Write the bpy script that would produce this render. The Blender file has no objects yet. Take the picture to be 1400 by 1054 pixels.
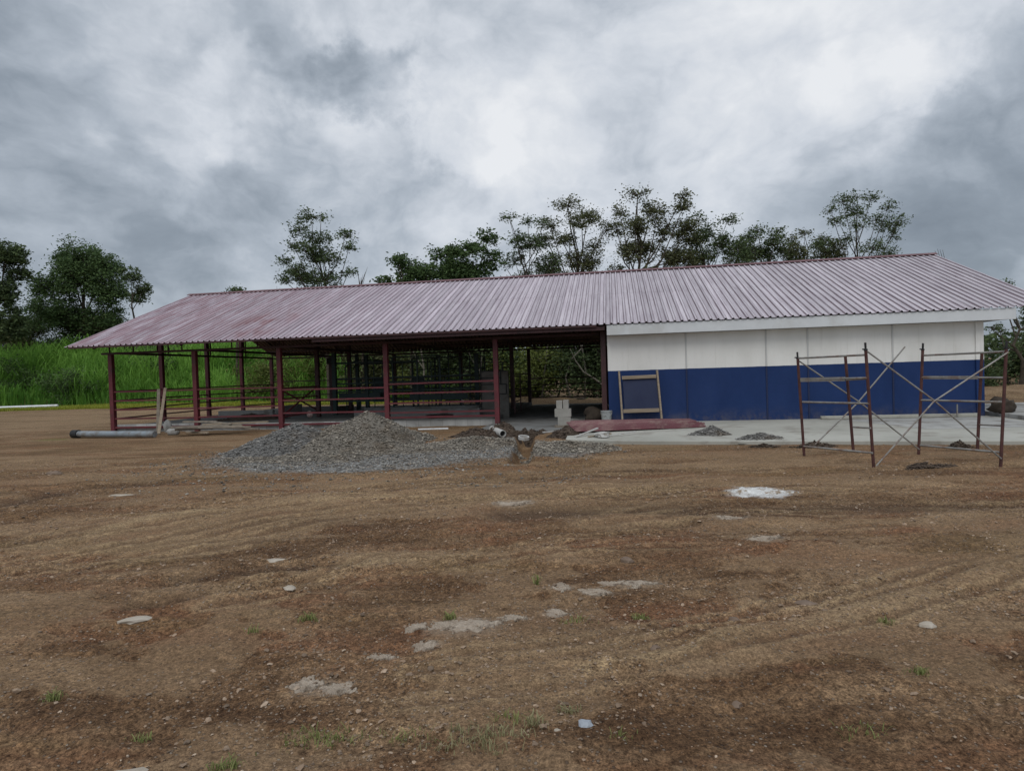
import bpy, math, random
import numpy as np
from mathutils import Vector, Matrix
sc = bpy.context.scene
col = sc.collection
R = math.radians
rng = np.random.default_rng(11)
random.seed(5)

# ------------------------------------------------------------------ helpers
def tag(o, label=None, cat=None, group=None, kind=None):
    if label: o['label'] = label
    if cat: o['category'] = cat
    if group: o['group'] = group
    if kind: o['kind'] = kind
    return o

def link(o, parent=None):
    col.objects.link(o)
    if parent is not None: o.parent = parent
    return o

def empty(name, loc=(0, 0, 0), rz=0.0, label=None, cat=None, group=None):
    o = bpy.data.objects.new(name, None)
    o.empty_display_size = 0.2
    o.location = loc
    o.rotation_euler = (0, 0, rz)
    link(o)
    return tag(o, label, cat, group)

def arrays_mesh(name, V, F, mat=None, parent=None, tint=None, smooth=False, attrs=None):
    V = np.asarray(V, dtype=np.float32); F = np.asarray(F, dtype=np.int32)
    k = F.shape[1]
    me = bpy.data.meshes.new(name)
    me.vertices.add(len(V)); me.vertices.foreach_set('co', V.ravel())
    me.loops.add(F.size); me.loops.foreach_set('vertex_index', F.ravel())
    me.polygons.add(len(F))
    me.polygons.foreach_set('loop_start', np.arange(0, F.size, k, dtype=np.int32))
    me.polygons.foreach_set('loop_total', np.full(len(F), k, dtype=np.int32))
    me.polygons.foreach_set('use_smooth', np.full(len(F), bool(smooth)))
    al = dict(attrs or {})
    if tint is not None: al['tint'] = tint
    for n, a in al.items():
        at = me.attributes.new(n, 'FLOAT', 'POINT')
        at.data.foreach_set('value', np.asarray(a, dtype=np.float32))
    me.update(calc_edges=True); me.validate()
    if mat: me.materials.append(mat)
    return link(bpy.data.objects.new(name, me), parent)

class MB:
    def __init__(s): s.v = []; s.f = []
    def add(s, vs, fs):
        n = len(s.v); s.v += [tuple(v) for v in vs]; s.f += [tuple(i + n for i in f) for f in fs]
        return s
    def box(s, c, d, M=None):
        x, y, z = d[0] / 2, d[1] / 2, d[2] / 2
        vs = [Vector((sx * x, sy * y, sz * z)) for sz in (-1, 1) for sy in (-1, 1) for sx in (-1, 1)]
        if M is not None: vs = [M @ v for v in vs]
        vs = [v + Vector(c) for v in vs]
        return s.add(vs, [(0, 2, 3, 1), (4, 5, 7, 6), (0, 1, 5, 4), (2, 6, 7, 3), (0, 4, 6, 2), (1, 3, 7, 5)])
    def bar(s, p, q, w, h):
        p, q = Vector(p), Vector(q); d = q - p
        M = d.to_track_quat('X', 'Z').to_matrix()
        return s.box((p + q) / 2, (d.length, w, h), M)
    def tube(s, p, q, r, n=8, r2=None, cap=True):
        return s.path([p, q], [r, r if r2 is None else r2], n, cap)
    def path(s, pts, rs, n=6, cap=True):
        pts = [Vector(p) for p in pts]
        if not hasattr(rs, '__len__'): rs = [rs] * len(pts)
        vs = []; fs = []
        for i, p in enumerate(pts):
            d = (pts[min(i + 1, len(pts) - 1)] - pts[max(i - 1, 0)]).normalized()
            a = d.orthogonal() if abs(d.z) > .95 else d.cross(Vector((0, 0, 1)))
            a.normalize(); b = d.cross(a)
            for k in range(n):
                t = 2 * math.pi * k / n
                vs.append(p + (a * math.cos(t) + b * math.sin(t)) * rs[i])
        for i in range(len(pts) - 1):
            for k in range(n):
                fs.append((i * n + k, i * n + (k + 1) % n, (i + 1) * n + (k + 1) % n, (i + 1) * n + k))
        if cap:
            fs.append(tuple(range(n - 1, -1, -1))); m = (len(pts) - 1) * n
            fs.append(tuple(m + k for k in range(n)))
        return s.add(vs, fs)
    def prism(s, poly, z0, z1):
        n = len(poly)
        vs = [(x, y, z0) for x, y in poly] + [(x, y, z1) for x, y in poly]
        fs = [tuple(range(n - 1, -1, -1)), tuple(range(n, 2 * n))]
        fs += [(i, (i + 1) % n, n + (i + 1) % n, n + i) for i in range(n)]
        return s.add(vs, fs)
    def build(s, name, mat, parent=None, bevel=0, smooth=False):
        me = bpy.data.meshes.new(name); me.from_pydata([tuple(v) for v in s.v], [], s.f); me.update()
        if smooth: me.polygons.foreach_set('use_smooth', [True] * len(me.polygons))
        if mat: me.materials.append(mat)
        o = link(bpy.data.objects.new(name, me), parent)
        if bevel:
            m = o.modifiers.new('bevel', 'BEVEL'); m.width = bevel; m.segments = 1; m.limit_method = 'ANGLE'
        return o

# value noise in numpy
def vnoise(x, y, seed=0):
    xi = np.floor(x).astype(np.int64); yi = np.floor(y).astype(np.int64)
    fx = x - xi; fy = y - yi
    fx = fx * fx * fx * (fx * (fx * 6 - 15) + 10); fy = fy * fy * fy * (fy * (fy * 6 - 15) + 10)
    def h(a, b):
        n = (a * 374761393 + b * 668265263 + seed * 2147483647) & 0xffffffff
        n = ((n ^ (n >> 13)) * 1274126177) & 0xffffffff
        n = ((n ^ (n >> 16)) * 2246822519) & 0xffffffff
        return ((n ^ (n >> 15)) & 0xffff) / 65535.0
    return (h(xi, yi) * (1 - fx) + h(xi + 1, yi) * fx) * (1 - fy) + (h(xi, yi + 1) * (1 - fx) + h(xi + 1, yi + 1) * fx) * fy
def fbm(x, y, o=4, seed=0, g=.5):
    t = 0; a = 1; s = 0
    for i in range(o):
        t = t + a * (vnoise(x * 2 ** i + 17.3 * i, y * 2 ** i - 9.1 * i, seed + i) - .5); s += a; a *= g
    return t / s
def sst(a, b, x):
    t = np.clip((x - a) / (b - a), 0, 1); return t * t * (3 - 2 * t)

# ------------------------------------------------------------------ node helpers
class NT:
    def __init__(s, tree): s.t = tree; s.n = tree.nodes; s.l = tree.links
    def new(s, ty, **kw):
        n = s.n.new(ty)
        for k, v in kw.items(): setattr(n, k, v)
        return n
    def put(s, sock, v):
        if isinstance(v, bpy.types.NodeSocket): s.l.new(v, sock)
        elif v is not None: sock.default_value = v
    def m(s, op, a, b=None, c=None, clamp=False):
        n = s.new('ShaderNodeMath', operation=op, use_clamp=clamp)
        s.put(n.inputs[0], a); s.put(n.inputs[1], b)
        if c is not None: s.put(n.inputs[2], c)
        return n.outputs[0]
    def vm(s, op, a, b=None, out=0):
        n = s.new('ShaderNodeVectorMath', operation=op)
        s.put(n.inputs[0], a)
        if b is not None:
            s.put(n.inputs[3] if op == 'SCALE' else n.inputs[1], b)
        return n.outputs[out]
    def noise(s, vec, scale, detail=4, rough=.55, dist=0.0, out=0):
        n = s.new('ShaderNodeTexNoise'); s.put(n.inputs['Vector'], vec)
        n.inputs['Scale'].default_value = scale; n.inputs['Detail'].default_value = detail
        n.inputs['Roughness'].default_value = rough; n.inputs['Distortion'].default_value = dist
        return n.outputs[out]
    def vor(s, vec, scale, feature='F1', out='Distance', rnd=1.0):
        n = s.new('ShaderNodeTexVoronoi', feature=feature); s.put(n.inputs['Vector'], vec)
        n.inputs['Scale'].default_value = scale; n.inputs['Randomness'].default_value = rnd
        return n.outputs[out]
    def ramp(s, f, stops):
        n = s.new('ShaderNodeValToRGB'); s.put(n.inputs[0], f); e = n.color_ramp.elements
        while len(e) < len(stops): e.new(.5)
        for q, (p, c) in zip(e, stops):
            q.position = p; q.color = tuple(c) + (1,) if len(c) == 3 else c
        return n.outputs[0]
    def mr(s, v, a, b, c=0.0, d=1.0, smooth=True):
        n = s.new('ShaderNodeMapRange'); n.interpolation_type = 'SMOOTHSTEP' if smooth else 'LINEAR'
        s.put(n.inputs[0], v)
        for i, q in enumerate((a, b, c, d)): n.inputs[i + 1].default_value = q
        return n.outputs[0]
    def mix(s, f, a, b, mode='MIX'):
        n = s.new('ShaderNodeMix', data_type='RGBA', blend_type=mode)
        s.put(n.inputs[0], f)
        for i, v in ((6, a), (7, b)):
            if isinstance(v, (tuple, list)): v = tuple(v) + (1,) if len(v) == 3 else v
            s.put(n.inputs[i], v)
        return n.outputs[2]
    def mapping(s, vec, scale=(1, 1, 1), rot=(0, 0, 0), loc=(0, 0, 0)):
        n = s.new('ShaderNodeMapping'); s.put(n.inputs[0], vec)
        n.inputs['Location'].default_value = loc; n.inputs['Rotation'].default_value = rot; n.inputs['Scale'].default_value = scale
        return n.outputs[0]
    def attr(s, name):
        n = s.new('ShaderNodeAttribute'); n.attribute_name = name; return n.outputs['Fac']
    def bump(s, h, strength=.5, dist=.01, nrm=None):
        n = s.new('ShaderNodeBump'); n.inputs['Strength'].default_value = strength; n.inputs['Distance'].default_value = dist
        s.put(n.inputs['Height'], h)
        if nrm is not None: s.put(n.inputs['Normal'], nrm)
        return n.outputs[0]

def newmat(name):
    m = bpy.data.materials.new(name); m.use_nodes = True
    t = NT(m.node_tree); b = m.node_tree.nodes['Principled BSDF']
    tc = t.new('ShaderNodeTexCoord')
    return m, t, b, tc

def nmat(name, stops, scale=3, detail=5, rough=.8, bump=.3, bscale=40, bdist=.006, metal=0, spec=.3, tint=None, grime=None, dist=0.0, stretch=(1, 1, 1)):
    m, t, b, tc = newmat(name)
    v = t.mapping(tc.outputs['Object'], scale=stretch)
    c = t.ramp(t.noise(v, scale, detail, .6, dist), stops)
    if grime:
        g = t.mr(t.noise(tc.outputs['Object'], grime[1], 6, .65), .48, .66)
        c = t.mix(t.m('MULTIPLY', g, grime[2]), c, grime[0])
    if tint:
        k = t.mr(t.attr('tint'), 0, 1, tint[0], tint[1], False)
        n = t.new('ShaderNodeCombineXYZ')
        for i in range(3): t.put(n.inputs[i], k)
        c = t.mix(1.0, c, n.outputs[0], 'MULTIPLY')
    t.put(b.inputs['Base Color'], c)
    b.inputs['Roughness'].default_value = rough; b.inputs['Metallic'].default_value = metal
    b.inputs['Specular IOR Level'].default_value = spec
    if bump: t.put(b.inputs['Normal'], t.bump(t.noise(v, bscale, 4, .6), bump, bdist))
    return m

M = {}
M['maroon'] = nmat('maroon_paint', [(.3, (.088, .016, .021)), (.7, (.145, .027, .034))], 2.5, 5, .5, .15, 60, .003, spec=.4, grime=((.06, .035, .03), 4, .6))
M['dark_steel'] = nmat('dark_primer_steel', [(.3, (.035, .018, .018)), (.7, (.07, .03, .03))], 3, 4, .55, .1)
M['green_steel'] = nmat('dark_green_steel', [(.3, (.007, .024, .022)), (.7, (.012, .038, .034))], 3, 4, .5, .1, spec=.4)
M['concrete'] = nmat('bare_concrete', [(.25, (.24, .235, .22)), (.5, (.33, .325, .305)), (.75, (.42, .41, .385))], 1.6, 8, .9, .4, 45, .004, grime=((.13, .11, .09), 1.7, .7))
M['slab'] = nmat('pale_concrete_slab', [(.25, (.25, .24, .205)), (.5, (.36, .35, .305)), (.8, (.48, .465, .41))], .55, 9, .85, .35, 30, .004, grime=((.20, .18, .15), 1.1, .75))
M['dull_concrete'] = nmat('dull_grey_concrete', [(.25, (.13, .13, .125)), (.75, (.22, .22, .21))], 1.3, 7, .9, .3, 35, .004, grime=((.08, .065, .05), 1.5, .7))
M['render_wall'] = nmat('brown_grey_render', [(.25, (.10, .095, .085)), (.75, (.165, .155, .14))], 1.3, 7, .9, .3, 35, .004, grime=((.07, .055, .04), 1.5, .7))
M['paper'] = nmat('dull_white_paper', [(.3, (.36, .35, .33)), (.7, (.50, .49, .46))], 5, 5, .85, .5, 12, .02, grime=((.2, .16, .12), 5, .7))
M['block'] = nmat('concrete_block_face', [(.25, (.25, .238, .21)), (.75, (.35, .335, .30))], 5, 6, .95, .5, 120, .004)
M['white_plastic'] = nmat('white_plastic', [(.3, (.62, .63, .63)), (.7, (.74, .75, .75))], 4, 4, .4, .05, grime=((.35, .3, .25), 3, .5))
M['grey_pvc'] = nmat('grey_pvc', [(.3, (.17, .20, .22)), (.7, (.25, .285, .31))], 2, 4, .45, .05, grime=((.14, .11, .085), 3, .7))
M['black_rubber'] = nmat('black_rubber', [(.3, (.012, .012, .013)), (.7, (.03, .03, .03))], 5, 3, .6, .1)
M['wood'] = nmat('weathered_timber', [(.3, (.20, .155, .11)), (.7, (.34, .275, .20))], 6, 5, .85, .4, 60, .004, stretch=(.3, 3, 3))
M['grey_wood'] = nmat('grey_old_timber', [(.3, (.15, .125, .10)), (.7, (.28, .24, .19))], 6, 5, .9, .4, 60, .004)
M['board'] = nmat('dark_grey_board', [(.3, (.014, .020, .052)), (.7, (.022, .030, .066))], 2, 6, .7, .1)
M['rust_red'] = nmat('rusty_red_tube', [(.3, (.045, .022, .020)), (.55, (.085, .034, .030)), (.75, (.095, .058, .045))], 9, 6, .7, .2, 90, .002, spec=.3)
M['galv'] = nmat('galvanised_tube', [(.3, (.20, .19, .175)), (.7, (.33, .32, .295))], 8, 5, .55, .1, metal=.4, grime=((.18, .10, .07), 6, .7))
M['soil'] = nmat('dark_soil', [(.3, (.045, .032, .023)), (.7, (.095, .068, .048))], 4, 7, .95, .8, 30, .02)
M['sack'] = nmat('brown_sack', [(.3, (.035, .026, .02)), (.7, (.065, .05, .036))], 5, 6, .9, .5, 25, .01)
M['pail'] = nmat('cloudy_plastic', [(.3, (.25, .26, .25)), (.55, (.36, .37, .36)), (.7, (.14, .14, .13))], 9, 4, .45, .1)
M['gravel'] = nmat('crushed_stone', [(.25, (.14, .127, .108)), (.5, (.225, .206, .178)), (.75, (.325, .30, .265))], 22, 5, .9, .8, 30, .03, tint=(.35, 1.5), grime=((.15, .11, .072), 1.6, .55))
M['gravel_blue'] = nmat('blue_grey_crushed_stone', [(.25, (.12, .113, .103)), (.5, (.195, .186, .172)), (.75, (.295, .283, .262))], 22, 5, .9, .8, 30, .03, tint=(.35, 1.5), grime=((.15, .11, .072), 1.6, .55))
M['gravel_tan'] = nmat('tan_grey_crushed_stone', [(.25, (.145, .126, .102)), (.5, (.235, .207, .168)), (.75, (.335, .30, .25))], 22, 5, .9, .8, 30, .03, tint=(.35, 1.5), grime=((.15, .11, .072), 1.6, .55))
M['pebble'] = nmat('field_pebble', [(.3, (.17, .115, .075)), (.55, (.25, .18, .125)), (.75, (.38, .30, .225))], 7, 4, .9, .3, 60, .003, tint=(.55, 1.5))
M['pale_stone'] = nmat('pale_stone', [(.3, (.30, .255, .20)), (.7, (.44, .39, .325))], 9, 6, .9, .5, 60, .004)
M['grey_stone'] = nmat('blue_grey_stone', [(.3, (.26, .28, .31)), (.7, (.36, .39, .42))], 12, 6, .9, .4, 60, .003)
M['brown_stone'] = nmat('brown_stone', [(.3, (.13, .09, .065)), (.7, (.21, .155, .115))], 9, 6, .9, .5, 60, .004)
M['cement'] = nmat('dried_cement', [(.3, (.26, .205, .155)), (.5, (.385, .315, .245)), (.7, (.50, .43, .345))], 20, 8, .95, 1.0, 60, .02, grime=((.13, .095, .065), 11, .95))
M['lime'] = nmat('white_lime', [(.3, (.45, .44, .42)), (.7, (.70, .70, .68))], 14, 7, .95, .8, 40, .01, grime=((.25, .19, .13), 9, 1.0))
M['bark'] = nmat('bark', [(.3, (.035, .028, .02)), (.7, (.085, .07, .053))], 5, 5, .95, .5, 20, .02)
M['pale_bark'] = nmat('pale_bark', [(.3, (.10, .088, .07)), (.7, (.20, .18, .145))], 5, 5, .95, .4, 20, .02)

def leafmat(name, a, b, trans=.25):
    m, t, p, tc = newmat(name)
    f = t.m('ADD', t.m('MULTIPLY', t.attr('tint'), .65), t.m('MULTIPLY', t.noise(tc.outputs['Object'], .8, 3), .35))
    c = t.ramp(f, [(.15, a), (.85, b)])
    t.put(p.inputs['Base Color'], c); p.inputs['Roughness'].default_value = .65; p.inputs['Specular IOR Level'].default_value = .2
    tr = t.new('ShaderNodeBsdfTranslucent'); t.put(tr.inputs[0], c)
    mx = t.new('ShaderNodeMixShader'); mx.inputs[0].default_value = trans
    t.l.new(p.outputs[0], mx.inputs[1]); t.l.new(tr.outputs[0], mx.inputs[2])
    t.l.new(mx.outputs[0], t.n['Material Output'].inputs[0])
    return m
M['leaf'] = leafmat('dark_leaf', (.034, .054, .024), (.12, .165, .065))
M['leaf_green'] = leafmat('green_leaf', (.034, .062, .024), (.115, .18, .06))
M['leaf_olive'] = leafmat('olive_leaf', (.050, .060, .027), (.15, .16, .07))
M['leaf_yellow'] = leafmat('yellow_green_leaf', (.06, .085, .02), (.20, .23, .06), .35)
M['grass'] = leafmat('tall_grass_blade', (.055, .165, .024), (.28, .50, .09), .5)
M['lawn'] = leafmat('short_grass_blade', (.22, .25, .03), (.36, .38, .06), .4)
M['weed'] = leafmat('weed_blade', (.13, .155, .045), (.30, .31, .12), .3)
M['weed_dry'] = leafmat('dry_weed_blade', (.20, .18, .09), (.36, .33, .18), .3)

# ------------------------------------------------------------------ world, sun, camera
w = bpy.data.worlds.new('World'); sc.world = w; w.use_nodes = True
t = NT(w.node_tree); bg = w.node_tree.nodes['Background']
SUN_EL, SUN_AZ = 50, 193
sky = t.new('ShaderNodeTexSky', sky_type='NISHITA', sun_disc=False)
sky.sun_elevation = R(SUN_EL); sky.sun_rotation = R(SUN_AZ)
tc = t.new('ShaderNodeTexCoord'); d = t.vm('NORMALIZE', tc.outputs['Generated'])
sx = t.new('ShaderNodeSeparateXYZ'); t.l.new(d, sx.inputs[0])
zc = t.m('ADD', t.m('MAXIMUM', sx.outputs[2], 0.0), .22)
pc = t.new('ShaderNodeCombineXYZ'); t.put(pc.inputs[0], t.m('DIVIDE', sx.outputs[0], zc)); t.put(pc.inputs[1], t.m('DIVIDE', sx.outputs[1], zc))
pv = pc.outputs[0]
q0 = t.mapping(d, scale=(1, 1, 1.45), loc=(2.3, 5.1, 1.0))
w1 = t.vm('SUBTRACT', t.noise(q0, 2.6, 5, .55, 0, out=1), (.5, .5, .5))
q1 = t.vm('ADD', q0, t.vm('SCALE', w1, .20))
n1 = t.noise(q1, 2.3, 6, .5, 0)
n2 = t.noise(t.mapping(q1, loc=(7, 3, 2)), 5.2, 12, .60, 0)
bil = t.m('ABSOLUTE', t.m('SUBTRACT', t.m('MULTIPLY', t.noise(t.mapping(q1, loc=(1, 8, 5)), 6.0, 9, .55, 0), 2), 1))
pl = t.noise(t.mapping(pv, loc=(3, 1, 0)), 1.3, 9, .58, .2)
wob = t.vm('SUBTRACT', t.noise(t.mapping(d, loc=(1.5, .3, 2)), 5.0, 10, .62, 0, out=1), (.5, .5, .5))
dd = t.vm('NORMALIZE', t.vm('ADD', d, t.vm('SCALE', wob, .26)))
val = t.m('ADD', .565, t.m('MULTIPLY', t.m('SUBTRACT', n1, .5), .85))
val = t.m('ADD', val, t.m('MULTIPLY', t.m('SUBTRACT', n2, .5), .80))
val = t.m('ADD', val, t.m('MULTIPLY', t.m('SUBTRACT', bil, .22), .46))
val = t.m('ADD', val, t.m('MULTIPLY', t.m('SUBTRACT', pl, .5), .28))
CLOUDS = [((-.02, .89, .455), 13, .13), ((.015, .885, .466), 7, .06), ((-.346, .859, .378), 5, .24), ((-.052, .936, .349), 5, .20), ((-.394, .873, .288), 5, .14),
    ((-.175, .894, .412), 4.4, -.34), ((-.215, .89, .405), 3.6, -.14), ((-.33, .85, .42), 7, -.20), ((-.27, .87, .415), 4, -.10), ((.59, .775, .25), 11, -.11), ((-.563, .791, .24), 16, -.07), ((-.436, .872, .22), 9, -.12),
    ((.461, .815, .352), 6, .12), ((.51, .78, .36), 3.5, .15), ((.526, .835, .162), 12, -.10), ((.26, .87, .38), 26, .14), ((.55, .70, .46), 13, .12), ((-.25, .91, .31), 7, .10), ((-.31, .933, .183), 7, .08), ((.05, .93, .26), 9, .05)]
for c, r, k in CLOUDS:
    n = math.sqrt(sum(q * q for q in c)); c = tuple(q / n for q in c)
    dt = t.vm('DOT_PRODUCT', dd, c, out=1)
    val = t.m('ADD', val, t.mr(dt, math.cos(R(r)), math.cos(R(r * .35)), 0, k * .85))
low = t.mr(sx.outputs[2], .02, .30, -.13, 0.0)
val = t.m('ADD', val, low)
val = t.m('ADD', val, t.mr(sx.outputs[2], .5, .9, 0, .10))
cl = t.ramp(val, [(.0, (.19, .225, .27)), (.28, (.28, .325, .38)), (.50, (.43, .48, .545)), (.74, (.65, .69, .75)), (1.0, (.84, .86, .89))])
skyc = t.vm('SCALE', sky.outputs[0], .10)
cl = t.mix(.95, skyc, cl)
hi_ = t.m('ADD', t.mr(sx.outputs[2], .55, .95, 1.0, 1.6), t.mr(sx.outputs[1], .1, -.6, 0, .35))
cl = t.vm('SCALE', cl, hi_)
t.put(bg.inputs['Color'], cl); bg.inputs['Strength'].default_value = 1.0

sun = bpy.data.lights.new('sun', 'SUN'); sun.energy = 1.0; sun.angle = R(30); sun.color = (1, .97, .92)
so = link(bpy.data.objects.new('sun', sun))
sd = Vector((math.sin(R(SUN_AZ)) * math.cos(R(SUN_EL)), math.cos(R(SUN_AZ)) * math.cos(R(SUN_EL)), math.sin(R(SUN_EL))))
so.rotation_euler = sd.to_track_quat('Z', 'Y').to_euler(); so.location = (0, 0, 60)

cam = bpy.data.cameras.new('camera'); cam.sensor_width = 36; cam.lens = 880.2 / 1400 * 36; cam.clip_end = 3000; cam.clip_start = .05
co = link(bpy.data.objects.new('camera', cam)); sc.camera = co
pt, rl = R(-1.157), R(1.8056)
fw = Vector((0, math.cos(pt), math.sin(pt))); up = Vector((0, -math.sin(pt), math.cos(pt))); rt = Vector((1, 0, 0))
cu = up * math.cos(rl) + rt * math.sin(rl); cr = rt * math.cos(rl) - up * math.sin(rl)
co.matrix_world = Matrix(((cr.x, cu.x, -fw.x, 0), (cr.y, cu.y, -fw.y, 0), (cr.z, cu.z, -fw.z, 1.65), (0, 0, 0, 1)))
sc.view_settings.view_transform = 'Standard'; sc.view_settings.look = 'None'; sc.view_settings.exposure = 0.0; sc.view_settings.gamma = 1
sc.cycles.max_bounces = 6; sc.cycles.use_denoising = True; sc.cycles.denoising_prefilter = 'NONE'; sc.cycles.denoising_input_passes = 'RGB_ALBEDO_NORMAL'

# building frame: u along the ridge, v towards the back
BO = Vector((-14.029, 22.607, 0)); BA = R(-9.028); bc, bs = math.cos(BA), math.sin(BA)
def B(u, v, z=0.0): return Vector((BO.x + u * bc - v * bs, BO.y + u * bs + v * bc, z))
def UV(x, y): return ((x - BO.x) * bc + (y - BO.y) * bs, -(x - BO.x) * bs + (y - BO.y) * bc)

# ------------------------------------------------------------------ ground
def seg_dist(x, y, pl):
    best = np.full(np.shape(x), 1e9)
    for (ax, ay), (bx, by) in zip(pl[:-1], pl[1:]):
        dx, dy = bx - ax, by - ay; L = dx * dx + dy * dy
        q = np.clip(((x - ax) * dx + (y - ay) * dy) / L, 0, 1)
        best = np.minimum(best, np.hypot(x - ax - q * dx, y - ay - q * dy))
    return best
PALE = {'a': ([(-5.24, 5.98), (-5.06, 6.27), (-4.75, 6.98), (-4.32, 7.80), (-3.56, 8.32), (-2.40, 8.61), (-1.42, 8.60), (-.25, 8.72)], .16, .9),
    'b': ([(-2.25, 4.81), (-1.63, 5.12), (-1.30, 5.46), (-.56, 5.64), (.36, 5.91)], .13, .85),
    'c': ([(.35, 3.52), (.92, 3.67), (1.24, 3.88), (1.81, 4.06), (2.41, 4.29)], .07, .8),
    'd': ([(-3.56, 8.55), (-2.29, 8.95), (-.05, 8.28), (1.95, 8.77)], .35, .6),
    'e': ([(2.56, 4.38), (3.36, 4.72), (4.18, 5.13)], .08, .7)}
RUT = {'a': ([(-2.88, 5.38), (-2.24, 5.64), (-1.47, 5.65)], .14, .05), 'b': ([(-2.80, 4.71), (-2.27, 4.97), (-2.01, 5.05)], .10, .045),
    'c': ([(-.13, 7.48), (1.26, 7.64), (2.47, 7.34), (4.16, 7.36), (5.98, 7.33)], .28, .05), 'd': ([(.23, 12.14), (1.28, 11.60), (2.49, 11.14), (3.70, 11.33)], .16, .09),
    'e': ([(1.34, 6.74), (1.82, 6.81)], .12, .05), 'f': ([(-7.33, 9.13), (-7.06, 10.62), (-5.98, 10.84)], .25, .05)}
S1 = PALE['a'][0]; TRK = []
for dy_, x0_, x1_, w_ in [(-1.15, -9, -1.0, .07), (-.80, -9, 1.5, .06), (-.48, -9, -.2, .06), (-.22, -9, 2.2, .07), (.30, -9, .5, .06), (.62, -9, 3, .07), (1.0, -9, 1.0, .08), (1.5, -8, 4, .09)]:
    xq = np.linspace(x0_, x1_, 14); yq = 8.75 + dy_ - 2.75 * np.clip((-.2 - xq) / 5.0, 0, 2) ** 1.7 + .10 * np.sin(xq * 1.3 + dy_ * 4)
    TRK.append((list(zip(xq, yq)), w_))
for dy_, w_ in ((-.20, .045), (.20, .05), (.42, .045)): TRK.append(([(a, b_ + dy_) for a, b_ in PALE['b'][0]] + [(1.2, 6.05 + dy_), (2.6, 6.1 + dy_)], w_))
for dy_, w_ in ((-.16, .035), (.14, .035), (.30, .04)): TRK.append(([(-.6, 3.35 + dy_), (.35, 3.52 + dy_), (1.24, 3.88 + dy_), (2.41, 4.29 + dy_), (3.36, 4.72 + dy_), (4.6, 5.3 + dy_)], w_))
for dy_, w_ in ((0, .06), (.26, .05), (.62, .06), (1.25, .08), (1.6, .08)): TRK.append(([(.8, 6.9 + dy_), (2.2, 7.15 + dy_), (3.8, 6.9 + dy_), (5.5, 6.75 + dy_), (8, 6.9 + dy_)], w_))
TRENCH = [(.12, 11.9), (.16, 13.2), (.25, 14.8), (.3, 16.6), (.6, 17.6)]
def crust(x, y):
    a = fbm(x * .85 + 7, y * 1.25 + .2 * x, 6, 121, .62); b_ = fbm(x * .30 + 2, y * 1.3, 6, 122, .6)
    return sst(-.05, .085, a + (b_ - a) * sst(5, 8, y))
def bank_edge(x): return 49.4 - np.clip(x + 31, 0, 40) * .33
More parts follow.
